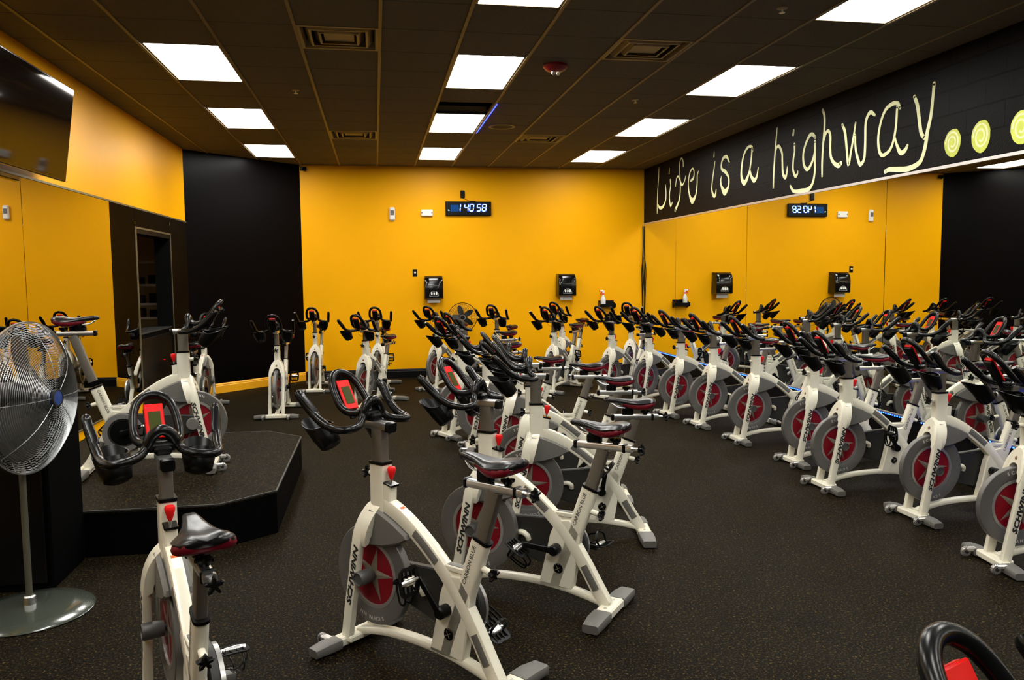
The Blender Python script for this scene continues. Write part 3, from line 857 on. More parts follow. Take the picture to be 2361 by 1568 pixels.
# painted slogan
MUR = [["L",[[[0.051,3.46,1],[0.065,3.285,1],[0.099,3.12,1],[0.12,2.91,1],[0.121,2.723,1.2]],[[0.107,2.875,1],[-0.005,2.802,2.2],[-0.15,2.811,2.2],[-0.266,2.9,1.6],[-0.287,3.014,1.4],[-0.261,3.148,1]]]],["i",[[[-0.474,3.206,1.3],[-0.492,3.115,1.3],[-0.449,2.998,1.2],[-0.451,2.883,1.6],[-0.498,2.794,1.8],[-0.569,2.84,1]],[[-0.431,3.389,1],[-0.419,3.31,1.2]]]],["f",[[[-1.017,3.345,1],[-1.005,3.431,1.2],[-0.941,3.479,1.2],[-0.879,3.425,1],[-0.883,3.253,1],[-0.909,3.054,1.2],[-0.87,2.861,1.8],[-0.701,2.709,2.6]],[[-0.703,3.084,1],[-0.745,3.19,1.2],[-0.809,3.222,1.2],[-0.885,3.158,1.2],[-0.971,3.07,1.5],[-1.064,3.107,1.2],[-1.124,3.192,0.8]]]],["e",[[[-1.317,3.093,1.6],[-1.424,3.126,2],[-1.442,3.214,1.2],[-1.382,3.267,1.2],[-1.275,3.205,1.2],[-1.228,3.058,1.2],[-1.272,2.9,1.6],[-1.384,2.791,4.2],[-1.518,2.869,1.8],[-1.562,3.021,1.4],[-1.568,3.154,1.2],[-1.614,3.2,1]]]],["i",[[[-2.181,3.258,1],[-2.155,3.167,1.3],[-2.107,3.017,1.2],[-2.085,2.892,1.5],[-2.139,2.801,2.2],[-2.208,2.795,2.2],[-2.232,2.87,1]],[[-2.153,3.392,1],[-2.146,3.333,1.5]]]],["s",[[[-2.639,3.192,1],[-2.557,3.271,2],[-2.46,3.271,2],[-2.397,3.205,1.6],[-2.408,3.127,2],[-2.531,3.071,2.2],[-2.63,2.977,1.6],[-2.617,2.864,2],[-2.507,2.807,4.2],[-2.406,2.893,2],[-2.379,2.972,1.4],[-2.399,3.028,0.9]]]],["a",[[[-3.308,3.239,1.5],[-3.279,3.291,1.6],[-3.173,3.298,1.6],[-3.061,3.212,1.6],[-3.008,3.057,1.8],[-3.012,2.939,2.2],[-3.087,2.865,3.2],[-3.172,2.914,2.4],[-3.239,3.014,1.6],[-3.277,3.149,1.5],[-3.293,3.273,1.5]],[[-3.239,3.014,1.6],[-3.277,2.933,2],[-3.356,2.867,2.8],[-3.43,2.902,1.8],[-3.467,3.004,1]]]],["h",[[[-3.924,3.403,1],[-3.901,3.254,1.3],[-3.877,3.065,1.4],[-3.86,2.874,1.4],[-3.854,2.727,1.3]],[[-3.883,3.103,1.2],[-3.912,3.175,1.4],[-3.975,3.188,1.6],[-4.048,3.102,1.6],[-4.059,3.002,1.5],[-4.08,2.863,1.8],[-4.135,2.811,2.2],[-4.164,2.852,1.4],[-4.179,2.925,0.9]]]],["i",[[[-4.326,3.156,1.6],[-4.332,3.074,1.4],[-4.309,2.997,1.4],[-4.304,2.879,1.4],[-4.358,2.799,1.8],[-4.4,2.816,1.4],[-4.406,2.844,1]],[[-4.305,3.313,1.4],[-4.293,3.271,1.8]]]],["g",[[[-4.757,3.158,1.6],[-4.702,3.202,1.8],[-4.635,3.192,1.8],[-4.557,3.105,1.5],[-4.519,3.01,1.5],[-4.538,2.9,1.6],[-4.609,2.84,1.8],[-4.688,2.887,1.6],[-4.75,2.991,1.5],[-4.758,3.115,1.5]],[[-4.756,3.116,1.5],[-4.759,2.94,1.5],[-4.765,2.799,1.5],[-4.724,2.677,1.7],[-4.632,2.602,2.2],[-4.495,2.579,2.2],[-4.335,2.632,1.8],[-4.252,2.7,1.3]]]],["h",[[[-4.894,3.419,1.6],[-4.929,3.348,1.6],[-4.934,3.224,1.5],[-4.916,3.056,1.5],[-4.904,2.885,1.4],[-4.908,2.733,1.2]],[[-4.927,3.088,1.2],[-4.962,3.165,1.5],[-5.011,3.183,1.6],[-5.051,3.122,1.6],[-5.053,3.0,1.6],[-5.072,2.903,1.6],[-5.136,2.833,1.8],[-5.209,2.804,2.4],[-5.25,2.818,2.2]]]],["w",[[[-5.263,3.199,1.5],[-5.313,3.118,1.8],[-5.349,2.955,1.6],[-5.385,2.787,1.6],[-5.424,2.911,1.4],[-5.463,3.053,1.3],[-5.491,3.177,1.1]],[[-5.49,3.062,1.1],[-5.502,2.932,1.4],[-5.551,2.809,1.6],[-5.591,2.762,1.8],[-5.648,2.815,1.6],[-5.657,2.971,1.5],[-5.655,3.128,1.5],[-5.683,3.204,1.7],[-5.734,3.231,1.8],[-5.797,3.194,1.2]]]],["a",[[[-6.166,3.186,1.3],[-6.13,3.231,1.8],[-6.064,3.244,1.8],[-5.964,3.214,1.6],[-5.896,3.119,1.3],[-5.859,2.978,1.3],[-5.877,2.859,1.5],[-5.927,2.801,1.6],[-6.024,2.824,1.5],[-6.081,2.897,1.3],[-6.115,3.029,1.3],[-6.126,3.2,1.3]],[[-6.104,2.937,1],[-6.132,2.871,1.3],[-6.19,2.787,2],[-6.252,2.796,2],[-6.284,2.834,1.3]]]],["y",[[[-6.358,3.243,1.6],[-6.403,3.156,1.8],[-6.432,3.032,1.8],[-6.46,2.92,1.8],[-6.503,2.865,1.6]],[[-6.608,3.299,1.6],[-6.597,3.175,1.5],[-6.579,3.033,1.6],[-6.541,2.906,1.9],[-6.528,2.82,1.9],[-6.497,2.724,1.8],[-6.446,2.66,2],[-6.308,2.63,2.2],[-6.153,2.643,2.2],[-6.042,2.657,1.9],[-5.981,2.646,1.8]]]]]
DOTS = [[-6.852, 2.767, 0.093, 0.113], [-7.164, 2.767, 0.098, 0.125], [-7.562, 2.767, 0.099, 0.124]]
def ribbon(mb, S, w0, x):
    S = [(a, max(b, 2.622), w) for a, b, w in S]
    P_ = cr([(x, a, b) for a, b, _ in S], 6)
    ws = []
    for i in range(len(S) - 1):
        for k in range(6): ws.append(S[i][2] + (S[i + 1][2] - S[i][2]) * k / 6)
    ws.append(S[-1][2])
    n = len(P_); vs = []
    for i, p in enumerate(P_):
        t = (P_[min(i + 1, n - 1)] - P_[max(i - 1, 0)]).normalized()
        nn = Vector((0, -t.z, t.y)) * (w0 * ws[i] / 2)
        vs += [p + nn, p - nn, p + nn + Vector((.003, 0, 0)), p - nn + Vector((.003, 0, 0))]
    fs = []
    for i in range(n - 1):
        a = 4 * i; b = a + 4
        fs += [(a, a + 1, b + 1, b), (a + 2, b + 2, b + 3, a + 3), (a, b, b + 2, a + 2), (a + 1, a + 3, b + 3, b + 1)]
    mb.add(vs, fs)
    for p, wq in ((P_[0], ws[0]), (P_[-1], ws[-1])):
        mb.lathe([(w0 * wq / 2, 0), (w0 * wq / 2, .003)], p, (1, 0, 0), 12)
mural = thing('painted_slogan', 'pale yellow hand painted words Life is a highway on the black block wall', 'wall lettering', (XR - .0045, -3.3, 2.9))
def up(mb, name, m_, par=None):
    mb.xform(Matrix.Translation(-mural.location)); return mb.build(name, m_, par or mural, smooth=False)
for k, (ch, S) in enumerate(MUR):
    m = MB()
    for q, s_ in enumerate(S): ribbon(m, s_, .022, XR - .0035 - .0004 * q)
    up(m, 'letter', 'mural')
for (cy_, cz_, ry, rz) in DOTS:
    m = MB(); N = 40; r_ = random.Random(int(-cy_ * 100))
    rad = [1 + .03 * math.sin(3 * t * 2 * PI / N + 1) + r_.uniform(-.02, .02) for t in range(N)]
    m.prism([(cy_ + ry * rad[i] * math.cos(2 * PI * i / N), cz_ + rz * rad[i] * math.sin(2 * PI * i / N)) for i in range(N)], XR - .0035, XR - .0005, 'x')
    d = up(m, 'painted_dot', 'mural2')
    m = MB()
    sp = [(XR - .0042, cy_ + ry * q * math.cos(a), cz_ + rz * q * math.sin(a)) for q, a in [(.85 - .6 * i / 26, i * .45) for i in range(27)]]
    m.sweep(sp, rrect(.0010, .016, .2, 1), side=(1, 0, 0)); up(m, 'brush_swirl', 'mural', d)

# ------------------------------------------------------------------ ceiling fittings
def lamp(i, j, lab):
    x0, x1, y1, y0 = i * T, (i + 1) * T, -j * T, -(j + 2) * T
    t = thing('ceiling_light', lab, 'ceiling light', ((x0 + x1) / 2, (y0 + y1) / 2, H), 0, 'square white fluorescent troffers in the ceiling')
    w, l = T / 2, T
    f = MB()
    for a, b in (((-w + .012, -l + .006, .0), (-w + .030, l - .006, .03)), ((w - .030, -l + .006, .0), (w - .012, l - .006, .03)), ((-w + .012, -l + .006, .0), (w - .012, -l + .02, .03)), ((-w + .012, l - .02, .0), (w - .012, l - .006, .03))):
        f.box2(a, b)
    f.box2((-w + .012, -l + .006, .03), (w - .012, l - .006, .09))
    f.build('frame', 'vent', t, smooth=False)
    d = MB(); d.box2((-w + .029, -l + .019, .004), (w - .029, l - .019, .010)); d.build('diffuser', 'lens', t, smooth=False)
COLN = {-1: 'left', 3: 'middle', 7: 'right'}
ROWN = {0: 'farthest from the camera, nearest the yellow back wall', 4: 'second from the yellow back wall', 8: 'third from the yellow back wall', 12: 'fourth from the back wall, near the top edge', 16: 'above and ahead of the camera', 20: 'above the camera'}
for i in LAMP_I:
    for j in LAMP_J: lamp(i, j, 'lit ceiling light in the %s row, %s' % (COLN[i], ROWN[j]))

VL = {(1, 10): 'square stepped air vent at the top left, left of the big middle lamp', (1, 3): 'small looking stepped air vent left of the middle lamps, near the yellow wall',
      (5, 10): 'square stepped air vent between the red detector and the right lamps', (5, 3): 'stepped air vent near the yellow wall, right of the round ceiling speaker',
      (1, 17): 'stepped air vent left of centre, above and ahead of the camera', (5, 17): 'stepped air vent right of centre, above and ahead of the camera'}
for (i, j) in VENTS:
    cx_, cy_ = (i + .5) * T, -(j + .5) * T
    t = thing('ceiling_vent', VL[(i, j)], 'air vent', (cx_, cy_, H), 0, 'square stepped air vents in the ceiling')
    a = MB(); a.box2((-.29, -.29, .07), (.29, .29, .09)); a.build('backing', 'plenum', t, smooth=False)
    def sq(mb, r0, z0, r1, z1, th_=.003):
        vs = []
        for r, z in ((r0, z0), (r1, z1), (r1, z1 + th_), (r0, z0 + th_)):
            vs += [(-r, -r, z), (r, -r, z), (r, r, z), (-r, r, z)]
        fs = []
        for k in range(4):
            l = (k + 1) % 4
            for q in range(4):
                p = (q + 1) % 4; fs.append((k * 4 + q, k * 4 + p, l * 4 + p, l * 4 + q))
        mb.add(vs, fs)
    for k, (r0, z0, r1, z1) in enumerate(((.300, -.002, .272, -.002), (.272, .0, .262, .06), (.214, -.003, .198, -.003), (.214, .0, .250, .052), (.146, -.005, .130, -.005), (.146, .0, .185, .05))):
        a = MB(); sq(a, r0, z0, r1, z1); a.build('vane', 'vent', t, smooth=False)
    a = MB(); a.box2((-.112, -.112, .012), (.112, .112, .016)); a.build('centre_plate', 'vent', t, smooth=False)

t = thing('smoke_detector', 'dark red round fire alarm strobe on the ceiling with small bright lenses', 'fire alarm', (2.72, -5.88, H))
a = MB(); a.lathe([(.105, 0), (.105, .02), (.085, .045), (.055, .06), (.0001, .064)], (0, 0, 0), (0, 0, -1), 30); a.build('housing', 'red2', t)
for q in (-.022, .022):
    a = MB(); a.lathe([(.016, .055), (.017, .075), (.010, .09), (.0001, .094)], (q, -.012, 0), (0, 0, -1), 14); a.build('strobe_lens', 'chrome', t)
t = thing('ceiling_speaker', 'flat round pale ceiling speaker between the middle and right lamp rows', 'speaker', (2.71, -2.96, H))
a = MB(); a.ring(.135, .165, -.008, .0, (0, 0, 0), (0, 0, 1), 40); a.build('bezel', 'vent', t)
a = MB(); a.lathe([(.136, 0), (.136, .004), (.0001, .006)], (0, 0, 0), (0, 0, -1), 40); a.build('grille', 'tile', t)
for (x, y, lab) in ((.426, -4.62, 'tiny sprinkler head left of the middle lamps'), (3.855, -4.63, 'tiny sprinkler head between the middle and right lamps'), (3.93, -7.55, 'sprinkler head in the ceiling left of the nearest right lamp')):
    t = thing('sprinkler_head', lab, 'sprinkler', (x, y, H), 0, 'ceiling sprinklers')
    a = MB(); a.lathe([(.038, 0), (.036, .006), (.012, .010)], (0, 0, 0), (0, 0, -1), 20); a.build('escutcheon', 'vent', t)
    a = MB(); a.lathe([(.008, .006), (.006, .03), (.020, .032), (.020, .035), (.0001, .036)], (0, 0, 0), (0, 0, -1), 14); a.build('deflector', 'chrome', t)
t = thing('corner_camera', 'tiny black dome in the upper corner where black and yellow walls meet', 'camera', (.03, YB - .04, 3.47))
a = MB(); a.box2((-.05, 0, -.03), (.05, .04, .03), bev=.008); a.build('mount', 'black', t)
a = MB(); a.lathe([(.035, 0), (.033, .025), (.02, .045), (.0001, .05)], (0.02, -.01, -.005), (.3, -.6, -.7), 18); a.build('dome', 'gloss', t)

# ------------------------------------------------------------------ things on the back wall
def wall_thing(name, lab, cat, x, z, group=None): return thing(name, lab, cat, (x, YB, z), 0, group)
t = wall_thing('wall_clock', 'digital wall clock with blue white digits reading 1 40 58', 'clock', 2.72, 2.84)
a = MB(); a.box2((-.385, -.055, -.117), (.385, 0, .117), bev=.006); a.build('case', 'bbase', t)
a = MB(); a.box2((.02, -.04, .117), (.13, -.01, .128), bev=.002); a.build('switch_box', 'black', t)
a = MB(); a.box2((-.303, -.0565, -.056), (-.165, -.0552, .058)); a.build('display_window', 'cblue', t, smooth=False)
SEG = {'1': 'bc', '4': 'fgbc', '0': 'abcdef', '5': 'afgcd', '8': 'abcdefg'}
def digit(ch, x, z, w=.062, h=.112, sh=.014):
    a = MB(); q = .0068
    pt = {'a': ((0, h), (w, h)), 'g': ((0, h / 2), (w, h / 2)), 'd': ((0, 0), (w, 0)), 'f': ((0, h), (0, h / 2)), 'e': ((0, h / 2), (0, 0)), 'b': ((w, h), (w, h / 2)), 'c': ((w, h / 2), (w, 0))}
    for s_ in SEG[ch]:
        (x0, z0), (x1, z1) = pt[s_]
        d = Vector((x1 - x0, z1 - z0)); L_ = d.length; d.normalize(); n_ = Vector((-d.y, d.x))
        p0 = Vector((x0, z0)) + d * .006; p1 = Vector((x1, z1)) - d * .006
        poly = [p0, p0 + d * q * .8 + n_ * q, p1 - d * q * .8 + n_ * q, p1, p1 - d * q * .8 - n_ * q, p0 + d * q * .8 - n_ * q]
        a.prism([(x + p.x + sh * p.y / h, z + p.y) for p in poly], -.0555, -.0578, 'y')
    dg_ = a.build('digit', 'digit', t, smooth=False)
    a = MB(); q = .014  # wider emissive boxes behind the segments imitate the digits' blue glow
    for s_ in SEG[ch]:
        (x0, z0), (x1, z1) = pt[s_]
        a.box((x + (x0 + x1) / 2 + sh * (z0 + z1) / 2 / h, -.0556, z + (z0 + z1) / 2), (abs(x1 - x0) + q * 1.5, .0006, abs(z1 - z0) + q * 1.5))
    a.build('painted_digit_glow', 'halo', dg_, smooth=False)
digit('1', -.207, -.044); digit('4', -.074, -.044); digit('0', .015, -.044); digit('5', .139, -.044); digit('8', .229, -.044)
a = MB(); a.box((-.335, -.0565, -.032), (.026, .002, .012), Matrix.Rotation(.35, 3, 'Y'), bev=.0008); a.build('indicator', 'digit', t, smooth=False)
t = wall_thing('power_adapter', 'small black power adapter on the wall above the digital clock', 'power adapter', 2.625, 3.08)
a = MB(); a.box2((-.036, -.04, -.06), (.036, 0, .06), bev=.006); a.build('body', 'black', t)
a = MB(); a.tube(cr([(.0, -.02, -.06), (.03, -.012, -.075), (.09, -.01, -.10), (.125, -.015, -.112)], 4), .003, 6); a.build('cord', 'black', t)
t = wall_thing('motion_sensor', 'tall rounded white motion sensor high on the yellow wall', 'sensor', 1.447, 2.745)
a = MB(); a.box2((-.045, -.055, -.11), (.045, 0, .11), bev=.018); a.build('body', 'wplas', t)
a = MB(); a.box2((-.028, -.060, -.02), (.028, -.054, .06), bev=.004); a.build('sensor_window', 'grey', t)
t = wall_thing('emergency_strobe', 'small white rectangular box left of the digital clock', 'wall unit', 2.022, 2.765)
a = MB(); a.box2((-.098, -.05, -.055), (.098, 0, .055), bev=.010); a.build('body', 'wplas', t)
for q in (-.083, .083):
    a = MB(); a.lathe([(.012, .045), (.011, .054), (.0001, .055)], (q, 0, .0), (0, -1, 0), 14); a.build('side_lens', 'grey', t)
t = wall_thing('dimmer_switch', 'black switch plate with a round white knob left of the first dispenser', 'switch', 1.806, 1.765)
a = MB(); a.box2((-.038, -.008, -.062), (.038, 0, .062), bev=.003); a.build('plate', 'black', t)
a = MB(); a.lathe([(.017, 0), (.015, .022), (.0001, .024)], (0, -.006, .005), (0, -1, 0), 18); a.build('knob', 'wplas', t)
for (x, z, lab) in ((2.105, 1.515, 'glossy black paper towel dispenser right of the black switch plate'), (4.385, 1.53, 'glossy black paper towel dispenser beside the spray bottle shelf')):
    t = wall_thing('towel_dispenser', lab, 'paper towel dispenser', x, z, 'black towel dispensers on the yellow wall')
    prof = [(0, -.185), (-.20, -.185), (-.235, -.17), (-.235, -.02), (-.225, .10), (-.20, .165), (-.15, .195), (0, .20)]
    n = len(prof); a = MB(); vs = []; secs = [(-.155, .955), (-.148, 1.0), (-.07, 1.02), (0, 1.025), (.07, 1.02), (.148, 1.0), (.155, .955)]
    for xx, s_ in secs: vs += [(xx * (1 - .06 * (z_ > .1)), y_ * s_, z_) for y_, z_ in prof]
    fs = [(k * n + i, k * n + (i + 1) % n, (k + 1) * n + (i + 1) % n, (k + 1) * n + i) for k in range(len(secs) - 1) for i in range(n)] + [tuple(range(n))[::-1], tuple((len(secs) - 1) * n + i for i in range(n))]
    a.add(vs, fs); a.build('housing', 'gloss', t, ang=50)
    a = MB(); a.box2((-.085, -.246, .03), (.085, -.2375, .038)); a.build('front_seam', 'steel', t, smooth=False)
    a = MB()
    for q in (-.038, 0, .038):
        a.prism([(q - .010, -.115), (q + .010, -.115), (q + .014, -.095), (q + .010, -.072), (q - .010, -.072), (q - .014, -.095)], -.2415, -.2440, 'y')
    a.sweep(cr([(-.075, -.2425, -.135), (-.07, -.2425, -.105), (-.045, -.2425, -.068), (0, -.2425, -.055), (.045, -.2425, -.068), (.07, -.2425, -.105), (.075, -.2425, -.135)], 3), rrect(.003, .0015, .2, 1))
    a.sweep([(-.075, -.2425, -.135), (.075, -.2425, -.135)], rrect(.003, .0015, .2, 1))
    a.build('pictogram', 'paper', t, smooth=False)
    a = MB(); N = 13; pz = []
    xs = [-.105 + .21 * i / (2 * N) for i in range(2 * N + 1)]
    poly = [(-.105, -.18), (.105, -.18)] + [(x_, -.255 + (.012 if i % 2 else 0)) for i, x_ in reversed(list(enumerate(xs)))]
    a.prism(poly, -.125, -.128, 'y'); a.build('paper_towel', 'paper', t, smooth=False)
t = wall_thing('bottle_shelf', 'small black plastic wall shelf near the right corner', 'shelf', 5.13, 1.165)
a = MB(); a.box2((-.14, -.14, -.02), (.14, 0, .0), bev=.004); a.box2((-.14, -.14, 0), (.14, -.132, .035)); a.box2((-.14, -.008, 0), (.14, 0, .09)); a.build('tray', 'black', t)
for q in (-.136, .136):
    a = MB(); a.prism([(-.14, -.02), (0, -.06), (0, .07), (-.14, .035)], q - .004, q + .004, 'x'); a.build('bracket', 'black', t, smooth=False)
t = thing('spray_bottle', 'white spray bottle with red trigger standing on the black wall shelf', 'spray bottle', (5.06, YB - .07, 1.166))
a = MB(); a.lathe([(.0001, 0), (.042, 0), (.044, .01), (.044, .10), (.036, .14), (.018, .175), (.013, .19), (.013, .20)], (0, 0, 0), (0, 0, 1), 24); a.build('bottle', 'bottle', t)
a = MB(); a.lathe([(.017, .195), (.017, .215), (.013, .218)], (0, 0, 0), (0, 0, 1), 16); a.build('collar', 'red', t)
a = MB(); a.prism([(-.015, .215), (.018, .215), (.022, .262), (-.01, .275), (-.058, .268), (-.058, .250), (-.018, .245)], -.011, .011, 'y', bev=.003); a.build('spray_head', 'wplas', t)
a = MB(); a.prism([(-.018, .245), (-.034, .243), (-.055, .200), (-.045, .196), (-.026, .222), (-.016, .220)], -.008, .008, 'y', bev=.002); a.box2((-.070, -.010, .248), (-.057, .010, .270), bev=.003); a.build('trigger', 'red', t)
c_ = MB()
c_.tube(cr([(5.795, YB - .015, 2.55), (5.80, YB - .02, 2.2), (5.79, YB - .02, 1.9), (5.802, YB - .02, 1.6), (5.79, YB - .02, 1.3), (5.80, YB - .02, .9), (5.795, YB - .02, .46)], 6), .009, 8)
c_.tube(cr([(5.80, YB - .03, 2.0), (5.775, YB - .03, 1.8), (5.78, YB - .03, 1.5), (5.79, YB - .03, 1.1), (5.80, YB - .03, .5)], 6), .008, 8)
tag(c_.build('hanging_cord', 'black'), 'black cords hanging down the far right corner beside the mirror', 'cord')

# ------------------------------------------------------------------ television
t = thing('television', 'large flat black television tilted down on the left wall above the mirror', 'television', (XL, -6.395, 2.87))
pb, pt_ = Vector((-1.30, 0, 2.504)), Vector((-1.20, 0, 3.234))
zz = (pt_ - pb).normalized(); xx = Vector((zz.z, 0, -zz.x)); cc = (pb + pt_) / 2 - Vector((XL, 0, 2.87)); Lh = (pt_ - pb).length
Rm = Matrix((xx, (0, 1, 0), zz)).transposed()
a = MB(); a.box(cc - xx * .022, (.040, 1.31, Lh), Rm, bev=.006); a.build('casing', 'gloss', t)
a = MB(); a.box(cc - xx * .001, (.003, 1.285, Lh - .025), Rm); a.build('screen', 'tv', t, smooth=False)
a = MB(); a.box(cc - xx * .055, (.05, .7, .4), Rm, bev=.01); a.build('rear_housing', 'black', t)
a = MB(); a.box2((.002, -.25, -.25), (.02, .25, .25)); a.box2((.01, -.06, -.05), (.18, .06, .05)); a.build('wall_bracket', 'black', t)

# ------------------------------------------------------------------ instructor platform and black boxes
t = thing('instructor_platform', 'low black rubber topped stage with clipped corners under the instructor bike', 'platform', (-.5, -6.35, 0))
ol = [(-1.47, -7.58), (.13, -7.58), (.455, -7.31), (.455, -5.48), (.13, -5.15), (-1.47, -5.13)]
q = lambda P_, g=0: [(x + .5, y + 6.35) for x, y in P_]
a = MB(); a.prism(q(ol), 0, .268, 'z'); a.build('side_skirt', 'darkbox', t, smooth=False)
a = MB(); a.prism(q(ol), .268, .290, 'z', bev=.004); a.build('rubber_top', 'floor', t, smooth=False)
a = MB(); P_ = [(x + .5, y + 6.35, .288) for x, y in ol]
a.sweep([P_[0], P_[1], P_[2], P_[3], P_[4], P_[5]], rrect(.012, .012, .2, 1)); a.build('edge_trim', 'dgrey', t, smooth=False)

t = thing('equipment_box', 'tall plain black box against the stage, behind the large chrome fan', 'box', (-1.06, -7.845, 0))
a = MB(); a.box2((-.40, -.25, 0), (.40, .25, 1.0), bev=.01); a.build('cabinet', 'darkbox', t)
a = MB(); a.box2((-.37, -.262, .04), (.37, -.25, .96), bev=.006); a.build('front_panel', 'bbase', t)
t = thing('storage_cabinet', 'black cabinet standing in the storage doorway behind the stage', 'cabinet', (-1.655, -2.395, 0))
a = MB(); a.box2((-.14, -.73, .0), (.14, .73, 1.07), bev=.006); a.build('cabinet', 'darkbox', t)
a = MB(); a.box2((-.145, -.73, 1.07), (.15, .73, 1.09), bev=.005); a.build('top_panel', 'dgrey', t)
a = MB(); a.box2((.14, -.70, .08), (.150, .70, 1.02), bev=.003); a.build('front_door', 'bbase', t)
a = MB(); a.lathe([(.006, 0), (.006, .02), (.012, .022), (.0001, .03)], (.150, .2, .7), (1, 0, 0), 12); a.build('knob', 'red', t)
# storage rack seen through the doorway
t = thing('storage_rack', 'dark metal storage rack seen through the left doorway', 'rack', (-2.25, -.45, 0))
a = MB()
for sx in (-.5, .5):
    for sy in (-.2, .2): a.box2((sx - .012, sy - .012, 0), (sx + .012, sy + .012, 2.0))
a.build('upright', 'steel', t, smooth=False)
for z in (.35, .75, 1.15, 1.35, 1.62, 1.95):
    a = MB(); a.box2((-.5, -.2, z - .012), (.5, .2, z + .006)); a.box2((-.5, -.215, z - .015), (.5, -.2, z + .015)); a.build('shelf', 'trim', t, smooth=False)
r_ = random.Random(3)
k_ = 0
ZL = {1.156: 'lowest visible', 1.356: 'middle', 1.626: 'upper'}
for z in (1.156, 1.356, 1.626):
    x = -2.62
    for nm, wd in (('left end', .16), ('centre', .22), ('right end', .14)):
        h_ = .10 + .03 * k_ % .05
        a = MB(); a.box2((x, -.60, z + .001), (x + wd, -.40, z + h_), bev=.008)
        tag(a.build('equipment_case', ('gloss', 'dgrey', 'black')[k_ % 3]), 'small dark case at the %s of the %s rack shelf beyond the doorway' % (nm, ZL[z]), 'case', 'dark cases on the storage rack')
        x += wd + .09; k_ += 1

# ------------------------------------------------------------------ fans
def guard(mb, R, depth, n_rings, n_spokes, org, ax, r_in, w=.0016, swirl=0.0):
    ax = Vector(ax).normalized(); a = Vector((0, 0, 1)); u = (a - ax * a.dot(ax)).normalized(); v = ax.cross(u); o = Vector(org)
    def P_(r, th_):
        h_ = depth * math.cos(PI / 2 * (r / R) ** 1.6)
        return o + ax * h_ + (u * math.cos(th_) + v * math.sin(th_)) * r
    for k in range(n_rings):
        r = r_in + (R - r_in) * (k + .5) / n_rings
        mb.sweep([P_(r, 2 * PI * i / 44) for i in range(44)], circ(w, 4), closed=True)
    for k in range(n_spokes):
        th_ = 2 * PI * k / n_spokes
        mb.sweep([P_(r_in * .8 + (R - r_in * .8) * q / 10, th_ + swirl * q / 10) for q in range(11)], circ(w * 1.5, 4))
def blade(mb, ax, org, r0, r1, ang, wid, tw=.5):
    ax = Vector(ax).normalized(); a = Vector((0, 0, 1)); u = (a - ax * a.dot(ax)).normalized(); v = ax.cross(u); o = Vector(org)
    vs = []; fs = []; n = 8
    for i in range(n + 1):
        s_ = i / n; r = r0 + (r1 - r0) * s_; w_ = wid * (.45 + .75 * math.sin(PI * min(1, s_ * .85 + .12)) * 1.0)
        if i == n: w_ *= .45
        pit = tw * (1.25 - .6 * s_)
        er = u * math.cos(ang) + v * math.sin(ang); et = -u * math.sin(ang) + v * math.cos(ang)
        for sgn in (-1, 1):
            p = o + er * r + et * (sgn * w_ / 2 * math.cos(pit)) + ax * (sgn * w_ / 2 * math.sin(pit))
            vs += [p, p + ax * .004]
    for i in range(n):
        a_ = i * 4; b_ = a_ + 4
        fs += [(a_, a_ + 2, b_ + 2, b_), (a_ + 1, b_ + 1, b_ + 3, a_ + 3), (a_, b_, b_ + 1, a_ + 1), (a_ + 2, a_ + 3, b_ + 3, b_ + 2)]
    fs += [(0, 1, 3, 2), (n * 4, n * 4 + 2, n * 4 + 3, n * 4 + 1)]
    mb.add(vs, fs)
fx, fy = -.665, -8.40
t = thing('pedestal_fan', 'large chrome caged pedestal fan with a blue hub badge at the left edge', 'fan', (fx, fy, 0))
a = MB(); a.lathe([(.30, 0), (.305, .006), (.295, .014), (.20, .030), (.06, .040), (.035, .046), (.0001, .046)], (0, 0, 0), (0, 0, 1), 56); a.build('base', 'fbase', t)
a = MB(); a.lathe([(.030, .044), (.030, .085), (.024, .092)], (0, 0, 0), (0, 0, 1), 20); a.build('base_collar', 'chrome', t)
a = MB(); a.lathe([(.0165, .05), (.0165, .95)], (0, 0, 0), (0, 0, 1), 18); a.build('pole', 'fpole', t)
a = MB(); a.lathe([(.026, .86), (.026, .94), (.020, .95)], (0, 0, 0), (0, 0, 1), 18); a.box((0, 0, .98), (.05, .05, .09), bev=.01); a.build('yoke', 'fpole', t)
axf = Vector((math.cos(-.21), math.sin(-.21), 0)); hc = Vector((.05, .0, 1.125))
a = MB(); a.lathe([(.03, -.20), (.075, -.18), (.082, -.05), (.06, -.02), (.03, .0)], hc, axf, 26); a.build('motor', 'dgrey', t)
a = MB(); guard(a, .385, .135, 38, 8, hc + axf * .012, axf, .055, .0014); a.build('front_guard', 'wire', t, smooth=False)
a = MB(); guard(a, .385, .13, 30, 8, hc + axf * .004, -axf, .09, .0014, .35); a.build('rear_guard', 'wire', t, smooth=False)
a = MB(); a.ring(.382, .389, .0, .014, hc, axf, 56); a.build('rim_band', 'wire', t)
a = MB(); a.lathe([(.040, .13), (.042, .148), (.037, .156), (.0001, .158)], hc, axf, 28); hbdg = a.build('hub_badge', 'bluebadge', t)
a = MB(); a.ring(.037, .044, .145, .159, hc, axf, 28); a.build('badge_rim', 'dgrey', hbdg)
for k in range(3):
    a = MB(); blade(a, axf, hc + axf * .03, .04, .35, k * 2 * PI / 3 + .4, .22, .45); a.build('fan_blade', 'blade', t)

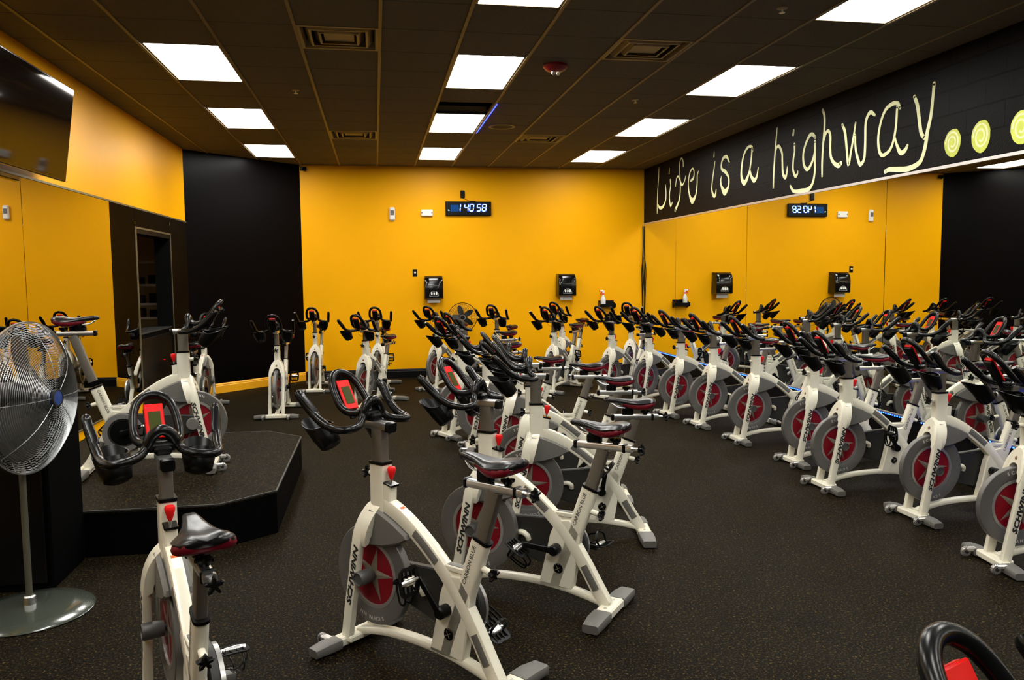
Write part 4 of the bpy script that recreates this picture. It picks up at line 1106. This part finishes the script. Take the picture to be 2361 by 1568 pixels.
t = thing('pedestal_fan', 'smaller black pedestal fan against the yellow wall below the first towel dispenser', 'fan', (2.54, .32, 0))
a = MB(); a.lathe([(.20, 0), (.20, .012), (.06, .03), (.02, .05), (.0001, .05)], (0, 0, 0), (0, 0, 1), 36); a.build('base', 'black', t)
a = MB(); a.lathe([(.013, .04), (.013, .98)], (0, 0, 0), (0, 0, 1), 14); a.build('pole', 'dgrey', t)
axb = Vector((-.10, -1, 0)).normalized(); hb_ = Vector((0, -.08, 1.035))
a = MB(); a.lathe([(.03, -.14), (.055, -.12), (.06, -.03), (.05, .0)], hb_, axb, 22); a.build('motor', 'dgrey', t)
a = MB(); a.lathe([(.052, .055), (.052, .075), (.036, .080), (.0001, .08)], hb_, axb, 26); a.build('hub_cap', 'black', t)
a = MB(); a.ring(.038, .046, .078, .082, hb_, axb, 26); a.build('hub_ring', 'sink', t)
a = MB(); guard(a, .235, .07, 3, 60, hb_ + axb * .01, axb, .05, .0011); a.build('front_guard', 'dgrey', t, smooth=False)
a = MB(); guard(a, .235, .06, 3, 40, hb_ - axb * .0, -axb, .05, .0011); a.build('rear_guard', 'dgrey', t, smooth=False)
a = MB(); a.ring(.230, .241, -.005, .012, hb_, axb, 44); a.build('rim_band', 'black', t)
for k in range(5):
    a = MB(); blade(a, axb, hb_ + axb * .02, .03, .20, k * 2 * PI / 5 + .30, .085, .5); a.build('fan_blade', 'blade', t)

# ------------------------------------------------------------------ the spin bikes
POSES = {
    'A': (1.026, -9.038, 132.0, 0.002, 0.024, 52, 'spin bike nearest the photo centre foreground, left of the others in its row', 'spin bikes in the centre row'),
    'B': (1.577, -8.457, 142.3, -0.013, 0.015, 5, 'second spin bike of the centre row, its saddle right of the nearest bike', 'spin bikes in the centre row'),
    'C': (1.981, -7.690, 169.7, 0.012, -0.058, 100, 'third spin bike of the centre row, rear foot highest up the floor gap', 'spin bikes in the centre row'),
    'D': (2.111, -6.846, 170.2, -0.013, -0.024, -40, 'fourth spin bike of the centre row, counted from the camera', 'spin bikes in the centre row'),
    'E': (2.146, -5.910, 170.6, -0.053, -0.024, -80, 'fifth spin bike of the centre row, its handlebar hidden among others', 'spin bikes in the centre row'),
    'F': (2.021, -5.042, 177.4, -0.089, -0.059, -80, 'sixth spin bike of the centre row, saddle beside the middle floor', 'spin bikes in the centre row'),
    'G': (1.855, -4.395, 207.6, 0.013, 0.000, -80, 'seventh spin bike of the centre row, front foot showing left of the row', 'spin bikes in the centre row'),
    'H': (2.100, -2.600, 205.0, -0.030, 0.000, 130, 'farthest spin bike of the centre row, bars in front of the small black fan', 'spin bikes in the centre row'),
    '21': (4.691, -8.756, 171.3, -0.013, 0.000, 70, 'right row spin bike cut off by the right edge of the photo', 'spin bikes in the right row by the mirror'),
    '20': (4.813, -7.866, 181.9, -0.015, 0.000, -60, 'nearest right row spin bike whose whole flywheel shows', 'spin bikes in the right row by the mirror'),
    '19': (4.632, -7.028, 181.2, -0.017, 0.000, 55, 'right row spin bike with white paper behind its flywheel', 'spin bikes in the right row by the mirror'),
    '18': (4.818, -6.218, 180.1, 0.007, 0.000, -80, 'right row spin bike just behind the one with white paper', 'spin bikes in the right row by the mirror'),
    '17': (4.758, -5.230, 180.1, 0.009, 0.000, 110, 'fourth whole spin bike of the right row from the camera', 'spin bikes in the right row by the mirror'),
    '16': (4.693, -4.350, 184.3, -0.005, 0.000, 60, 'fifth whole spin bike of the right row from the camera', 'spin bikes in the right row by the mirror'),
    '15': (4.596, -3.634, 188.4, 0.005, 0.000, 20, 'sixth whole spin bike of the right row from the camera', 'spin bikes in the right row by the mirror'),
    '14': (4.516, -2.802, -154.2, 0.010, 0.000, -40, 'seventh whole right row spin bike, turned a little towards the camera', 'spin bikes in the right row by the mirror'),
    '12': (4.199, -2.187, -152.3, 0.002, 0.000, 90, 'spin bike at the far end of the right row below the spray bottle shelf', 'spin bikes by the far right corner'),
    '13': (4.948, -1.007, -123.5, 0.005, 0.000, 60, 'spin bike tucked in the far right corner behind the right row', 'spin bikes by the far right corner'),
    '10': (3.570, -1.564, -132.1, -0.020, 0.000, -30, 'spin bike below the second towel dispenser, the nearer of that pair', 'spin bikes along the yellow back wall'),
    '11': (3.978, -0.289, -133.8, 0.002, 0.000, 40, 'spin bike right under the second towel dispenser, the farther of that pair', 'spin bikes along the yellow back wall'),
    '9': (2.882, -0.824, -118.6, -0.006, -0.061, 20, 'back row spin bike immediately right of the small black fan', 'spin bikes along the yellow back wall'),
    '8': (1.932, -0.907, -127.2, -0.008, 0.000, 130, 'back row spin bike right under the first towel dispenser', 'spin bikes along the yellow back wall'),
    '7': (1.136, -0.758, -98.6, -0.015, -0.063, 60, 'back row spin bike with upright bars behind the bare console bike', 'spin bikes along the yellow back wall'),
    '6': (0.920, -2.410, -116.8, -0.043, -0.059, -70, 'spin bike turned sideways between the left back row and the nearest bike', 'spin bikes along the yellow back wall'),
    '5': (0.222, -0.684, -94.8, -0.011, 0.000, -80, 'back row spin bike facing the camera just right of the black wall', 'spin bikes along the yellow back wall'),
    '4': (-0.075, -2.835, -93.5, -0.007, 0.000, 60, 'spin bike facing the camera in front of the black wall', 'spin bikes on the left side'),
    '3': (-1.116, -1.499, 90.7, -0.035, -0.057, 90, 'spin bike behind the stage bike, facing away towards the black wall', 'spin bikes on the left side'),
    'L': (0.265, -9.439, 112.1, -0.022, -0.026, 190, 'front left spin bike seen from behind, large black bars and red console over the stage', 'spin bikes on the left side'),
    'Z': (1.985, -11.880, 114.0, -0.075, 0.000, 60, 'spin bike cut off by the bottom right corner, only dark bars showing', None),
    'I': (-0.098, -6.513, 4.7, -0.015, 0.189, 200, 'instructor spin bike standing on the black stage, facing right with raised saddle', None),
}
proto = make_bike()
first = True
for key, (x, y, deg, db, ds, ck, lab, grp) in POSES.items():
    o = proto if first else copy_tree(proto)
    first = False
    place_bike(o, x, y, deg, db, ds, ck, lab, .290 if key == 'I' else 0.0, grp, .085 if key in ('17', '18', '20') else 0.0)
for o in list(SC.objects):
    if 'side' in o: del o['side']
